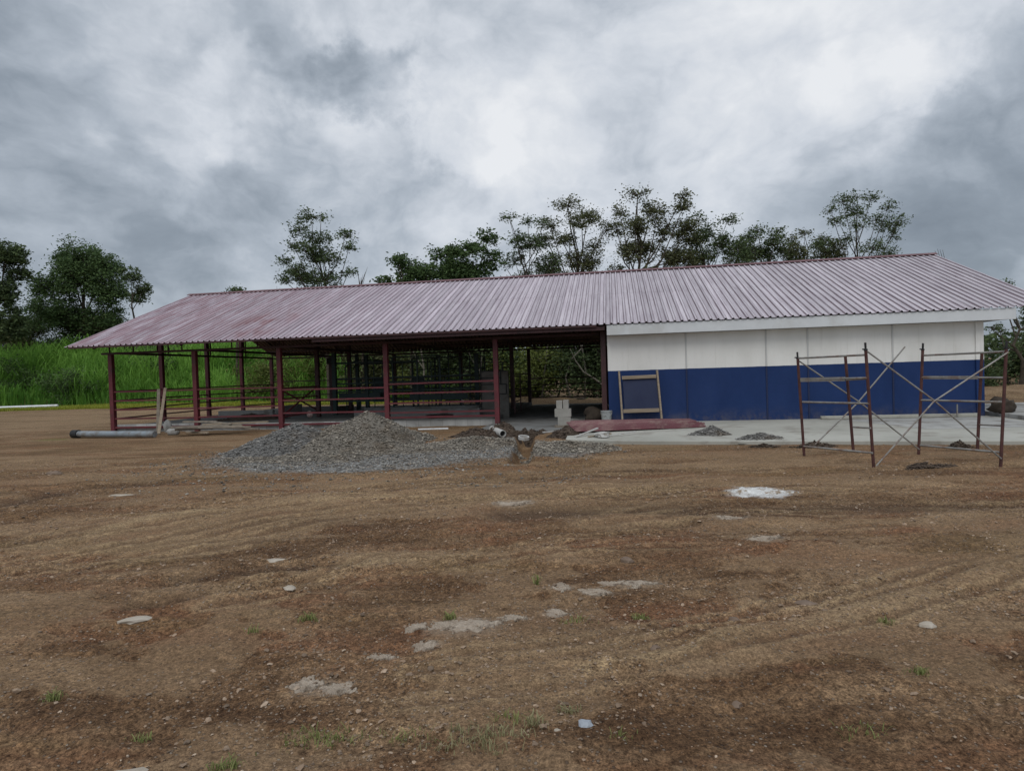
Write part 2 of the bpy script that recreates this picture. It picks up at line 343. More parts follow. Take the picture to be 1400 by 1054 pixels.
def ground_z(x, y):
    x = np.asarray(x, dtype=float); y = np.asarray(y, dtype=float)
    near = 1 - sst(9, 22, y) * .6
    wx = x + 1.2 * fbm(x * .4, y * .4, 2, 91)
    z = .085 * fbm(wx * .30, y * .75, 3, 3) + .07 * near * fbm(x * 1.1, y * 1.9, 4, 7)
    z += .030 * near * fbm(x * 4.5 + y, y * 6.5, 4, 12)
    z += .016 * np.clip(fbm(x * 15, y * 15, 3, 21) * 2.2, -.2, 1) * (1 - sst(7, 12, y))
    for pl, wd in TRK:
        q = seg_dist(x, y, pl) + 1.1 * wd * fbm(x * 3, y * 3, 3, 5); k = np.clip(.45 + 2.2 * fbm(x * .7 + wd * 99, y * .7, 2, 6), 0, 1)
        z += k * (-.013 * np.exp(-(q / wd) ** 2) + .009 * np.exp(-((q - 1.7 * wd) / (.6 * wd)) ** 2))
    xr, yr = x * .992 + y * .122, -x * .122 + y * .992
    trm = sst(3.6, 5, y) * (1 - sst(12, 16, y))
    z += trm * (.060 * fbm(xr * .10, yr * 2.2, 3, 111) + .035 * fbm(xr * .13 + 4, yr * 5.5, 3, 112))
    xr, yr = x * .96 - y * .28, x * .28 + y * .96
    z += .035 * fbm(xr * .16 + 9, yr * 3.2, 3, 113) * (1 - sst(10, 14, y))
    cq = crust(x, y); z += .010 * cq * (1 - sst(9, 14, y))
    cm = (1 - cq) * sst(-.12, .1, fbm(x * .8 + 31, y * 1.1, 3, 101)) * (1 - sst(8, 14, y))
    z += cm * (.022 * np.clip(fbm(x * 8, y * 8, 3, 102) * 2.6, -.15, 1) + .016 * np.clip(fbm(x * 17 + 5, y * 17, 2, 103) * 2.6, -.2, 1))
    for pl, wd, a in PALE.values(): z += .022 * np.exp(-(seg_dist(x, y, pl) / wd) ** 2)
    for pl, wd, dep in RUT.values():
        q = seg_dist(x, y, pl) + .05 * fbm(x * 3, y * 3, 2, 5)
        z -= dep * np.exp(-(q / wd) ** 2); z += .4 * dep * np.exp(-((q - wd * 1.8) / (wd * .7)) ** 2)
    u, v = UV(x, y)
    inb = sst(-7.6, -6.6, v) * (1 - sst(11.6, 13.5, v)) * sst(-2, 0, u) * (1 - sst(28.5, 30, u))
    z = z * (1 - .75 * inb) - .02 * inb * sst(15.5, 17, u)
    inn = sst(-.1, .2, v) * (1 - sst(10.6, 11, v)) * sst(-.2, .2, u) * (1 - sst(27, 27.4, u))
    z = z - .25 * inn
    q = seg_dist(x, y, TRENCH) + .06 * fbm(x * 2.5, y * 2.5, 3, 15)
    z -= .34 * np.exp(-(q / .20) ** 4)
    e = bank_edge(x)
    side = 1 - sst(-10, 1, x) * .85
    z += side * (3.3 * sst(-.5, 9, y - e)) * sst(40, 43, y)
    z += .5 * np.clip(fbm(x * .35, y * .35, 3, 44) * 2 + .2, 0, 1) * sst(13, 16, x) * sst(19, 22, y) * (1 - sst(30, 36, y))
    z += .55 * np.clip(fbm(x * .5, y * .5, 3, 47) * 2 + .25, 0, 1) * sst(-4, 0, x) * (1 - sst(9, 12, x)) * sst(32.6, 34, y) * (1 - sst(38, 42, y))
    return z
def gz(x, y): return float(ground_z(np.array([x]), np.array([y]))[0])

def lines(segs):
    out = []
    for a, b, s in segs: out.append(np.arange(a, b - 1e-6, s))
    return np.concatenate(out + [np.array([segs[-1][1]])])
xs = lines([(-900, -200, 100), (-200, -62, 12), (-62, -20, 1.0), (-20, -10, .22), (-10, -5.2, .09), (-5.2, 5.2, .035), (5.2, 10, .09), (10, 20, .22), (20, 62, 1.0), (62, 200, 12), (200, 900, 100)])
ys = lines([(-300, -10, 40), (-10, 1.8, .6), (1.8, 5.2, .026), (5.2, 9, .045), (9, 14, .08), (14, 18.6, .1), (18.6, 24, .25), (24, 62, .8), (62, 200, 12), (200, 1200, 100)])
X, Y = np.meshgrid(xs, ys); Z = ground_z(X, Y)
nx, ny = len(xs), len(ys)
idx = np.arange(nx * ny).reshape(ny, nx)
F = np.stack([idx[:-1, :-1], idx[:-1, 1:], idx[1:, 1:], idx[1:, :-1]], -1).reshape(-1, 4)
pale = np.zeros_like(X)
for pl, wd, a in PALE.values():
    q = seg_dist(X, Y, pl) + wd * .9 * fbm(X * 5, Y * 5, 3, 33)
    pale = np.maximum(pale, a * np.exp(-(q / (wd * .8)) ** 2) * np.clip(.70 + 1.6 * fbm(X * 1.2, Y * 2.0, 4, 35), .15, 1))
dark = np.zeros_like(X)
for pl, wd, dep in RUT.values(): dark = np.maximum(dark, np.exp(-(seg_dist(X, Y, pl) / wd) ** 2))
HL, HR = (-5.35, 15.6), (-3.45, 15.9)
def gmask(x, y):
    g = np.maximum(np.exp(-(((x + 3.3) / 3.1) ** 2 + ((y - 13.6) / 2.3) ** 2) ** 2), .9 * np.exp(-(((x + .7) / 1.5) ** 2 + ((y - 14.6) / 2.2) ** 2) ** 2))
    g = np.maximum(g, .75 * np.exp(-(((x - 1.0) / 1.0) ** 2 + ((y - 13.6) / 1.5) ** 2) ** 2))
    g = np.maximum(g, .28 * np.exp(-(((x - .2) / 1.2) ** 2 + ((y - 9.6) / 1.0) ** 2) ** 2))
    g = np.maximum(g, .22 * np.exp(-(((x + 3.6) / .7) ** 2 + ((y - 9.9) / .6) ** 2) ** 2))
    return np.clip(g * (1 + 1.1 * fbm(x * 1.3, y * 1.3, 4, 61)), 0, 1)
for pl, wd in TRK:
    q = seg_dist(X, Y, pl) + 1.1 * wd * fbm(X * 3, Y * 3, 3, 5); k = np.clip(.45 + 2.2 * fbm(X * .7 + wd * 99, Y * .7, 3, 6), 0, 1)
    dark = np.maximum(dark, .50 * k * np.exp(-(q / (wd * .9)) ** 2)); pale = np.maximum(pale, .62 * k * np.exp(-((q - 1.9 * wd) / (.85 * wd)) ** 2))
G = gmask(X, Y) * (1 - np.exp(-(seg_dist(X, Y, TRENCH) / .22) ** 4))
e = bank_edge(X)
moss = sst(-3.4, -1.6, Y - e + 1.2 * fbm(X * .6, Y * .6, 3, 71)) * (X < -6) * (Y > 36)
moss = np.maximum(moss, .5 * np.exp(-(((X + 14.5) / 3) ** 2 + ((Y - 20.2) / .9) ** 2)) * (fbm(X, Y, 3, 75) > -.02))
lime = np.exp(-(((X - 3.1) / .48) ** 2 + ((Y - 8.15) / .36) ** 2 ) ** 1.1)
dust = np.zeros_like(X)
for dx_, dy_, dr_ in [(-1.06, 3.40, .20), (-.80, 3.72, .11), (-.55, 3.85, .12), (-.35, 4.12, .34), (-.02, 4.22, .13), (.25, 4.29, .13), (.32, 4.74, .13), (.57, 4.66, .18), (.9, 4.87, .25), (-.03, 7.95, .35), (2.35, 6.05, .25), (2.35, 7.0, .28)]:
    dust = np.maximum(dust, np.exp(-(((X - dx_) / dr_) ** 2 + ((Y - dy_) / (dr_ * .6)) ** 2)))

gm, t, b, tc = newmat('bare_dirt')
P = tc.outputs['Object']
st = t.mapping(P, scale=(.55, 1.25, 1), rot=(0, 0, R(-8)))
big = t.noise(st, .62, 7, .6, .9); mid = t.noise(st, 2.1, 8, .66, .5); fine = t.noise(P, 16, 6, .7); grit = t.noise(P, 90, 4, .7)
c = t.ramp(t.m('ADD', t.m('MULTIPLY', big, .55), t.m('MULTIPLY', mid, .45)), [(.37, (.086, .047, .025)), (.45, (.140, .083, .044)), (.51, (.195, .122, .068)), (.57, (.265, .176, .102)), (.66, (.33, .235, .145))])
trk = t.noise(t.mapping(P, scale=(.16, 2.6, 1), rot=(0, 0, R(-7)), loc=(3, 1, 0)), 1.0, 6, .62, .5)
trk2 = t.noise(t.mapping(P, scale=(.10, 6.5, 1), rot=(0, 0, R(9)), loc=(8, 4, 0)), 1.0, 5, .6, .4)
tk = t.m('ADD', t.m('MULTIPLY', trk, .6), t.m('MULTIPLY', trk2, .4))
c = t.mix(1.0, c, t.ramp(tk, [(.36, (.70, .66, .62)), (.48, (1, 1, 1)), (.62, (1.22, 1.2, 1.16))]), 'MULTIPLY')
red = t.mr(t.noise(t.mapping(P, scale=(.5, 1.2, 1), loc=(5, 9, 0)), .9, 6, .65), .46, .64)
c = t.mix(t.m('MULTIPLY', red, .62), c, (.205, .092, .048))
yel = t.mr(t.noise(t.mapping(P, scale=(.4, 1.3, 1), loc=(15, 2, 0)), .7, 5, .6), .54, .68)
c = t.mix(t.m('MULTIPLY', yel, .5), c, (.20, .138, .066))
far = t.new('ShaderNodeSeparateXYZ'); t.l.new(P, far.inputs[0])
c = t.mix(t.mr(far.outputs[1], 6, 13, 0, .26), c, (.215, .145, .072))
c = t.mix(t.m('MULTIPLY', t.mr(far.outputs[1], 17, 30, 0, .7), t.mr(mid, .35, .65, .4, 1)), c, (.24, .18, .108))
cru = t.m('ADD', t.attr('crust'), t.m('MULTIPLY', t.m('SUBTRACT', fine, .5), .7)); cru = t.m('MULTIPLY', t.mr(cru, .3, .7), .85)
c = t.mix(t.m('MULTIPLY', cru, .48), t.mix(.26, c, (.092, .050, .027)), (.290, .196, .115))
c = t.mix(t.m('MULTIPLY', t.attr('dark'), .78), c, (.060, .035, .022))
c = t.mix(t.m('MULTIPLY', t.attr('pale'), t.mr(fine, .3, .6, .55, 1.0)), c, (.33, .235, .135))
c = t.mix(t.m('SUBTRACT', .8, t.m('MULTIPLY', cru, .45)), c, t.ramp(fine, [(.36, (.62, .59, .56)), (.5, (1, 1, 1)), (.64, (1.38, 1.38, 1.36))]), 'MULTIPLY')
c = t.mix(t.m('SUBTRACT', 1.0, t.m('MULTIPLY', cru, .35)), c, t.ramp(t.m('ADD', t.m('MULTIPLY', grit, .5), t.m('MULTIPLY', t.noise(P, 38, 4, .75), .5)), [(.40, (.42, .39, .37)), (.5, (1.02, 1.02, 1.02)), (.60, (1.9, 1.88, 1.84))]), 'MULTIPLY')
# pale and dark crumbs
crumb = t.vor(P, 38, 'F1', 'Distance'); crc = t.vor(P, 38, 'F1', 'Color')
cs = t.new('ShaderNodeSeparateColor'); t.l.new(crc, cs.inputs[0])
cm = t.m('MULTIPLY', t.mr(crumb, .34, .20), t.m('GREATER_THAN', cs.outputs[0], .60))
c = t.mix(t.m('MULTIPLY', cm, .75), c, t.ramp(cs.outputs[1], [(0, (.06, .04, .03)), (.45, (.2, .15, .11)), (1, (.42, .35, .28))]))
# crushed stone
stn = t.vor(P, 26, 'F1', 'Color'); ss = t.new('ShaderNodeSeparateColor'); t.l.new(stn, ss.inputs[0])
gc = t.ramp(ss.outputs[0], [(0, (.075, .072, .066)), (.5, (.175, .168, .155)), (1, (.34, .33, .31))])
c = t.mix(t.mr(t.m('ADD', t.attr('grav'), t.m('MULTIPLY', t.m('SUBTRACT', fine, .5), .9)), .28, .62), c, gc)
c = t.mix(t.mr(t.m('ADD', t.attr('moss'), t.m('MULTIPLY', t.m('SUBTRACT', fine, .5), .8)), .3, .7, 0, .9), c, t.ramp(fine, [(.3, (.075, .095, .02)), (.7, (.19, .20, .05))]))
du = t.mr(t.m('ADD', t.attr('dust'), t.m('MULTIPLY', t.m('SUBTRACT', fine, .5), .9)), .35, .75)
c = t.mix(t.m('MULTIPLY', du, .4), c, (.32, .255, .19))
lm = t.mr(t.m('ADD', t.attr('lime'), t.m('MULTIPLY', t.m('SUBTRACT', t.noise(st, 6, 7, .65), .5), 1.1)), .35, .75)
c = t.mix(t.m('MULTIPLY', lm, .85), c, (.66, .65, .63))
t.put(b.inputs['Base Color'], c); b.inputs['Roughness'].default_value = .95; b.inputs['Specular IOR Level'].default_value = .15
h = t.m('ADD', t.m('MULTIPLY', mid, 1.0), t.m('ADD', t.m('MULTIPLY', fine, .5), t.m('MULTIPLY', grit, .16)))
h = t.m('ADD', h, t.m('MULTIPLY', tk, 1.2)); h = t.m('ADD', h, t.m('MULTIPLY', cm, .22)); h = t.m('ADD', h, t.m('MULTIPLY', t.noise(P, 34, 5, .75), .35))
t.put(b.inputs['Normal'], t.bump(h, 1.0, .05))
g = arrays_mesh('ground', np.stack([X, Y, Z], -1).reshape(-1, 3), F, gm, None, smooth=True,
    attrs={'pale': pale.ravel(), 'dark': dark.ravel(), 'grav': G.ravel(), 'moss': moss.ravel(), 'lime': lime.ravel(), 'dust': dust.ravel(), 'crust': crust(X, Y).ravel()})
tag(g, 'bare brown dirt yard with tyre ruts and loose gravel', 'ground', kind='structure')

# ------------------------------------------------------------------ stones
OCT_V = np.array([(1, 0, 0), (-1, 0, 0), (0, 1, 0), (0, -1, 0), (0, 0, 1), (0, 0, -1), (.62, .62, .5), (-.62, .62, .5), (-.62, -.62, .5), (.62, -.62, .5)], float)
OCT_F = np.array([(4, 6, 7), (4, 7, 8), (4, 8, 9), (4, 9, 6), (6, 0, 2), (6, 2, 7), (7, 2, 1), (7, 1, 8), (8, 1, 3), (8, 3, 9), (9, 3, 0), (9, 0, 6), (0, 5, 2), (2, 5, 1), (1, 5, 3), (3, 5, 0)], int)
def stones(P, S, rg, flat=.6):
    n = len(P); k = len(OCT_V)
    V = OCT_V[None] * (1 + .45 * (rg.random((n, k, 3)) - .5))
    V = V * S[:, None, None] * np.stack([.7 + .6 * rg.random(n), .7 + .5 * rg.random(n), flat * (.7 + .6 * rg.random(n))], -1)[:, None, :]
    a = rg.random(n) * 6.283; tl = (rg.random(n) - .5) * 1.0
    ca, sa = np.cos(a)[:, None], np.sin(a)[:, None]; ct, stt = np.cos(tl)[:, None], np.sin(tl)[:, None]
    x = V[..., 0] * ct + V[..., 2] * stt; z = -V[..., 0] * stt + V[..., 2] * ct; y = V[..., 1]
    V = np.stack([x * ca - y * sa, x * sa + y * ca, z], -1) + P[:, None, :]
    F = (OCT_F[None] + (np.arange(n) * k)[:, None, None]).reshape(-1, 3)
    T = np.repeat(rg.random(n), k)
    return V.reshape(-1, 3), F, T

def scatter(n, y0, y1, fx=.95, power=1.0):
    yy = y0 + (y1 - y0) * rng.random(n) ** power
    xx = (rng.random(n) * 2 - 1) * (yy * fx + .6)
    return xx, yy
# loose pebbles over the dirt
xx, yy = scatter(60000, 2.2, 14, .92, 1.35)
keep = (fbm(xx * .9, yy * .9, 3, 81) - .10 * crust(xx, yy) + .30 * rng.random(len(xx)) > .08)
xx, yy = xx[keep], yy[keep]
S = np.clip(.0034 * np.exp(rng.normal(0, .6, len(xx))) * (1 + yy * .07), .0022, .022)
V, F, T = stones(np.stack([xx, yy, ground_z(xx, yy) + S * .15], -1), S, rng)
tag(arrays_mesh('pebbles', V, F, M['pebble'], tint=T), 'small loose pebbles and crumbs strewn over the brown dirt yard', 'pebbles', kind='stuff')
# spread gravel round the heaps
xx = rng.uniform(-7.5, 3, 60000); yy = rng.uniform(9.0, 18.6, 60000)
keep = rng.random(len(xx)) < np.maximum(gmask(xx, yy) ** 1.5, .22 * np.exp(-(((xx + 3.2) / 4.2) ** 2 + ((yy - 13.2) / 3.2) ** 2) ** 2)) * (1 - np.exp(-(seg_dist(xx, yy, TRENCH) / .25) ** 4))
xx, yy = xx[keep], yy[keep]
S = np.clip(.0115 * np.exp(rng.normal(0, .45, len(xx))), .006, .035)
V, F, T = stones(np.stack([xx, yy, ground_z(xx, yy) + S * .25], -1), S, rng)
tag(arrays_mesh('gravel', V, F, M['gravel'], tint=T), 'thin spread of grey crushed stone in front of the two heaps', 'gravel', kind='stuff')

def heap(name, label, cat, cx, cy, rx, ry, hgt, mat, seed, n=4200, ssize=.015, amp=.22, base=None, group=None, kind=None):
    rg = np.random.default_rng(seed)
    N = 72; lin = np.linspace(-1.35, 1.35, N); A, Bm = np.meshgrid(lin, lin)
    def hz(a, bq):
        r = np.hypot(a, bq) * (1 + .85 * fbm(a * 1.3 + seed, bq * 1.3, 4, seed))
        q = np.clip(1 - r, 0, 1)
        s = q ** 1.18
        return hgt * (s + amp * s ** .8 * fbm(a * 3.2, bq * 3.2, 4, seed + 3) * 1.2) - .05 * (q <= 0)
    b0 = (lambda x, y: ground_z(x, y)) if base is None else (lambda x, y: np.full(np.shape(x), base))
    Xh = cx + A * rx; Yh = cy + Bm * ry; Zh = np.maximum(hz(A, Bm), -.04) + b0(Xh, Yh) - .012
    ii = np.arange(N * N).reshape(N, N)
    F4 = np.stack([ii[:-1, :-1], ii[:-1, 1:], ii[1:, 1:], ii[1:, :-1]], -1).reshape(-1, 4)
    F3 = np.concatenate([F4[:, [0, 1, 2]], F4[:, [0, 2, 3]]])
    V0 = np.stack([Xh - cx, Yh - cy, Zh], -1).reshape(-1, 3)
    a = rg.uniform(-1.25, 1.25, n); bq = rg.uniform(-1.25, 1.25, n)
    zz = hz(a, bq); k = zz > .0; a, bq, zz = a[k], bq[k], zz[k]
    S = np.clip(ssize * np.exp(rg.normal(0, .45, len(a))), ssize * .4, ssize * 3)
    xw, yw = cx + a * rx, cy + bq * ry
    Vs, Fs, Ts = stones(np.stack([xw - cx, yw - cy, zz + b0(xw, yw) + S * .1], -1), S, rg)
    V = np.concatenate([V0, Vs]); F = np.concatenate([F3, Fs + len(V0)]); T = np.concatenate([np.full(len(V0), .25), Ts])
    o = arrays_mesh(name, V, F, mat, tint=T); o.location = (cx, cy, 0)
    return tag(o, label, cat, group, kind)
heap('gravel_heap', 'lower blue-grey heap of crushed stone standing under the X-braced gate of the shed', 'gravel heap', -5.2, 15.5, 1.7, 2.0, .64, M['gravel_blue'], 3, 11000)
heap('gravel_heap', 'taller brownish-grey heap of crushed stone with the pointed top', 'gravel heap', -3.55, 15.7, 1.65, 2.0, .82, M['gravel_tan'], 8, 11000)
heap('gravel_heap', 'broad low skirt of grey crushed stone lying before the taller heap', 'gravel heap', -3.7, 14.2, 2.3, 1.5, .15, M['gravel_tan'], 14, 12000, .013)
heap('gravel_heap', 'flat grey ridge of crushed stone left of the trench', 'gravel heap', -.95, 15.2, 1.1, 1.4, .16, M['gravel_tan'], 18, 6000)
heap('gravel_heap', 'flat ridge of grey crushed stone right of the trench', 'gravel heap', 1.15, 13.9, .95, 1.25, .15, M['gravel_tan'], 20, 5000)
heap('soil_heap', 'long black heap of soil between gravel and the red end post', 'soil heap', -1.0, 17.1, .75, .45, .24, M['soil'], 22, 900)
heap('soil_heap', 'black soil heap at the foot of the red end post beside the pipe mouth', 'soil heap', -.25, 17.0, .55, .5, .36, M['soil'], 23, 900)
heap('soil_heap', 'dark soil mound on the right edge of the trench at the passage', 'soil heap', .55, 17.4, .4, .5, .42, M['soil'], 24, 900)
heap('soil_heap', 'dark soil heap under the left end of the red sheets', 'soil heap', 1.35, 16.2, .5, .6, .30, M['soil'], 25, 900)
SLAB = .06
heap('gravel_heap', 'small dark heap of grit on the slab near the red sheets', 'gravel heap', 4.62, 14.95, .50, .40, .24, M['gravel_blue'], 30, 1600, .012, base=SLAB)
heap('gravel_heap', 'small flat heap of dark grit in the middle of the slab', 'gravel heap', 5.35, 13.85, .48, .30, .15, M['gravel_blue'], 31, 1400, .012, base=SLAB)
heap('soil_heap', 'dark lump of soil on the slab edge between the scaffold legs', 'soil heap', 6.0, 12.8, .42, .2, .12, M['soil'], 32, 500)
heap('soil_heap', 'thin streak of dark soil on the slab edge left of the scaffold', 'soil heap', 5.05, 13.0, .35, .14, .06, M['soil'], 33, 300)
heap('soil_heap', 'small dark soil clod heap at the foot of the rightmost scaffold leg', 'soil heap', 8.25, 11.9, .22, .2, .16, M['soil'], 34, 300)
heap('soil_heap', 'small row of dark soil clods on dirt between the two scaffold frames', 'soil heap', 6.25, 9.75, .40, .16, .07, M['soil'], 35, 300, .02)

# ------------------------------------------------------------------ concrete slabs
def world_prism(name, uvs, z0, z1, mat, label, cat, kind=None, parent=None):
    mb = MB(); mb.prism([tuple(B(u, v).xy) for u, v in uvs], z0, z1)
    o = mb.build(name, mat, parent, bevel=.012); return tag(o, label, cat, None, kind)
edge = [(16.25, -5.15), (16.8, -5.42), (17.6, -5.66), (18.5, -5.85), (19.8, -6.05), (21.2, -6.18), (22.6, -6.36), (24.2, -6.56), (25.6, -6.72), (27.35, -6.9)]
world_prism('slab', edge + [(27.5, -4.0), (27.5, -.60), (16.1, -.60)], -.2, SLAB, M['slab'], 'pale concrete slab in front of the blue and white block', 'slab', 'structure')
world_prism('slab_joint', [(24.4, -4.2), (27.3, -4.0), (27.3, -1.2), (23.6, -1.2)], SLAB, SLAB + .006, M['concrete'], 'darker patch of newer concrete on the slab', 'slab', 'structure')
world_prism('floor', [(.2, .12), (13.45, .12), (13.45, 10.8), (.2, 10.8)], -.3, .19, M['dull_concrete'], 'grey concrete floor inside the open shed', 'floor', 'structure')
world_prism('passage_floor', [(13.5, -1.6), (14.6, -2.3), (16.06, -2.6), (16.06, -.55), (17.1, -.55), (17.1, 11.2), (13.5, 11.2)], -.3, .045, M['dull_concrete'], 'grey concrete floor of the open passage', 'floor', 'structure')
world_prism('ramp', [(27.56, -4.6), (29.8, -5.2), (31, -.5), (31, 3.0), (27.56, 2.6)], -.2, .17, M['concrete'], 'grey concrete ramp at the right end of the block', 'ramp', 'structure')

# ------------------------------------------------------------------ the shed
shed = empty('farm_shed', BO, BA, 'long farm shed with pinkish corrugated roof, open maroon stalls and blue-white walled block', 'shed')
EL, ER, EV, EZ, RV, RZ = -.774, 29.051, -1.15, 2.961, 5.49, 5.4392
SLOPE = (RZ - EZ) / (RV - EV); BV = RV + (RV - EV)
def roof_z(v): return RZ - SLOPE * abs(v - RV)

rm, t, b, tc = newmat('pink_roof_sheet')
P = tc.outputs['Object']; sp = t.new('ShaderNodeSeparateXYZ'); t.l.new(P, sp.inputs[0])
sid = t.m('FLOOR', t.m('DIVIDE', t.m('ADD', sp.outputs[0], 1.0), .8))
row = t.m('GREATER_THAN', sp.outputs[1], 2.2)
cid = t.new('ShaderNodeCombineXYZ'); t.put(cid.inputs[0], sid); t.put(cid.inputs[1], row)
wn = t.new('ShaderNodeTexWhiteNoise'); wn.noise_dimensions = '2D'; t.l.new(cid.outputs[0], wn.inputs['Vector'])
spk = t.noise(P, 9, 6, .7)
grain = t.noise(t.mapping(P, scale=(16, .7, .7)), 1.0, 6, .6)
rib = t.m('FLOOR', t.m('DIVIDE', t.m('ADD', sp.outputs[0], 1.0), .2))
wr = t.new('ShaderNodeTexWhiteNoise'); wr.noise_dimensions = '1D'; t.put(wr.inputs['W'], rib)
c = t.ramp(grain, [(.36, (.385, .315, .355)), (.5, (.455, .385, .425)), (.64, (.53, .465, .50))])
c = t.mix(t.mr(sp.outputs[0], 6, 22, 0, .6), c, t.ramp(grain, [(.36, (.41, .375, .395)), (.5, (.475, .44, .46)), (.64, (.55, .515, .53))]))
rspot = t.mr(t.vm('LENGTH', t.mapping(P, scale=(.55, .34, 0), loc=(-.55 * 5.4, .34 * -.5, 0)), out=1), 1.0, .25, 0, .75)
patch = t.mr(t.noise(t.mapping(P, scale=(1.2, .5, .5)), .9, 6, .65), .40, .62)
redm = t.m('MULTIPLY', rspot, patch)
redm = t.m('MAXIMUM', redm, t.m('MULTIPLY', t.mr(sp.outputs[0], 12, 0, 0, .46), t.mr(grain, .62, .42)))
c = t.mix(redm, c, (.25, .085, .085))
k = t.m('ADD', .80, t.m('ADD', t.m('MULTIPLY', wn.outputs[0], .12), t.m('MULTIPLY', wr.outputs[0], .26)))
kk = t.new('ShaderNodeCombineXYZ')
for i in range(3): t.put(kk.inputs[i], k)
c = t.mix(1.0, c, kk.outputs[0], 'MULTIPLY')
c = t.mix(t.mr(spk, .60, .72, 0, .45), c, (.22, .15, .14))
# shading of the rib flanks, painted into the sheet colour as dark lines
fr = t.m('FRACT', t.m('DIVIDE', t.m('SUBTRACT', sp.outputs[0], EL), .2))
rib_shade = t.m('MULTIPLY', t.m('GREATER_THAN', fr, .47), t.m('LESS_THAN', fr, .60))
rib_shade = t.m('MAXIMUM', rib_shade, t.m('MULTIPLY', t.m('GREATER_THAN', fr, .88), .8))
rib_shade = t.m('MULTIPLY', rib_shade, t.mr(t.noise(t.mapping(P, scale=(6, .5, .5)), 1.3, 5), .3, .6, .38, .78))
c = t.mix(rib_shade, c, (.11, .065, .078))
t.put(b.inputs['Base Color'], c); b.inputs['Metallic'].default_value = .25
t.put(b.inputs['Roughness'], t.mr(spk, .35, .7, .50, .66))
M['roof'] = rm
def rib_profile(n, per=.2):
    base = [(0, 0), (.105, 0), (.125, .040), (.160, .040), (.180, 0)]
    us = []; hs = []
    for i in range(n):
        for a, hgt in base: us.append(i * per + a); hs.append(hgt)
    us.append(n * per); hs.append(0)
    return np.array(us), np.array(hs)
def rib_sheet(u0, n, rows, per=.2, jit=0):
    us, hs = rib_profile(n, per); V = []; F = []
    for (v, z, lift) in rows:
        V.append(np.stack([u0 + us, np.full_like(us, v), z + hs + lift], -1))
    m = len(us); V = np.concatenate(V)
    for r in range(len(rows) - 1):
        a = np.arange(m - 1) + r * m
        F.append(np.stack([a, a + 1, a + 1 + m, a + m], -1))
    return V, np.concatenate(F)
NR = round((ER - EL) / .2)
ML = 2.2
Vs = []; Fs = []; off = 0
zl = roof_z(ML)
for rows in ([(EV, EZ, 0), (.5, roof_z(.5), 0), (ML + .12, roof_z(ML + .12), 0)], [(ML, zl, .0045), (4, roof_z(4), .002), (RV, RZ, 0)], [(RV, RZ, 0), (9, roof_z(9), 0), (BV, EZ, 0)]):
    V, F = rib_sheet(EL, NR, rows)
    # each course is put up a little unevenly
    V[:, 2] += .010 * fbm(V[:, 0] * .3, V[:, 1] * .2, 2, 9)
    Vs.append(V); Fs.append(F + off); off += len(V)
Vr = np.concatenate(Vs)
jag = (Vr[:, 1] < EV + .01); sh = np.floor((Vr[:, 0] + 1) / .8)
Vr[jag, 1] += .018 * (vnoise(sh[jag] * 3.7, sh[jag] * 0, 4) - .5)
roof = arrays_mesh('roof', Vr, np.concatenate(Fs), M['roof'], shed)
md = roof.modifiers.new('sheet', 'SOLIDIFY'); md.thickness = .004; md.offset = -1; roof.data.materials.append(M['dark_steel']); md.material_offset = 1; md.material_offset_rim = 0
mb = MB()
for s in (-1, 1):
    mb.add([(EL - .02, RV, RZ + .075), (ER + .02, RV, RZ + .075), (ER + .02, RV + s * .16, RZ - .06 + .062), (EL - .02, RV + s * .16, RZ - .06 + .062),
        (EL - .02, RV, RZ + .06), (ER + .02, RV, RZ + .06), (ER + .02, RV + s * .16, RZ - .06 + .048), (EL - .02, RV + s * .16, RZ - .06 + .048)],
        [(0, 1, 2, 3), (4, 7, 6, 5), (2, 6, 7, 3), (0, 3, 7, 4), (1, 5, 6, 2)])
mb.build('ridge_cap', nmat('ridge_cap_sheet', [(.3, (.10, .04, .045)), (.7, (.17, .08, .085))], 1.5, 5, .5, .1), roof)

UF = [0, 3.221, 6.337, 10.064, 13.709]
WL, WR, WV, WB = 17.229, 27.37, -.713, 10.9
# posts
pm = MB()
posts = [(u, 0, -.06, 2.74) for u in UF]
posts += [(0, v, .0, roof_z(v) - .16 if v < 10 else 2.74) for v in (2.55, 5.4, 8.0, 10.7)]
posts += [(6.34, 2.75, .2, roof_z(2.75) - .2), (6.45, 5.5, .28, roof_z(5.5) - .2), (13.35, 5.5, .0, roof_z(5.5) - .2)]
posts += [(u, 10.7, .1, 2.74) for u in (3.22, 6.6, 10.0, 13.36)] + [(17.08, 10.7, 0, 2.74), (17.10, -.5, 0, 2.8)]
for i, (u, v, z0, z1) in enumerate(posts):
    m_ = M['maroon'] if i < 9 else M['dark_steel']
    p = MB().box((u, v, (z0 + z1) / 2), (.15, .15, z1 - z0)).build('post', m_, shed, .006)
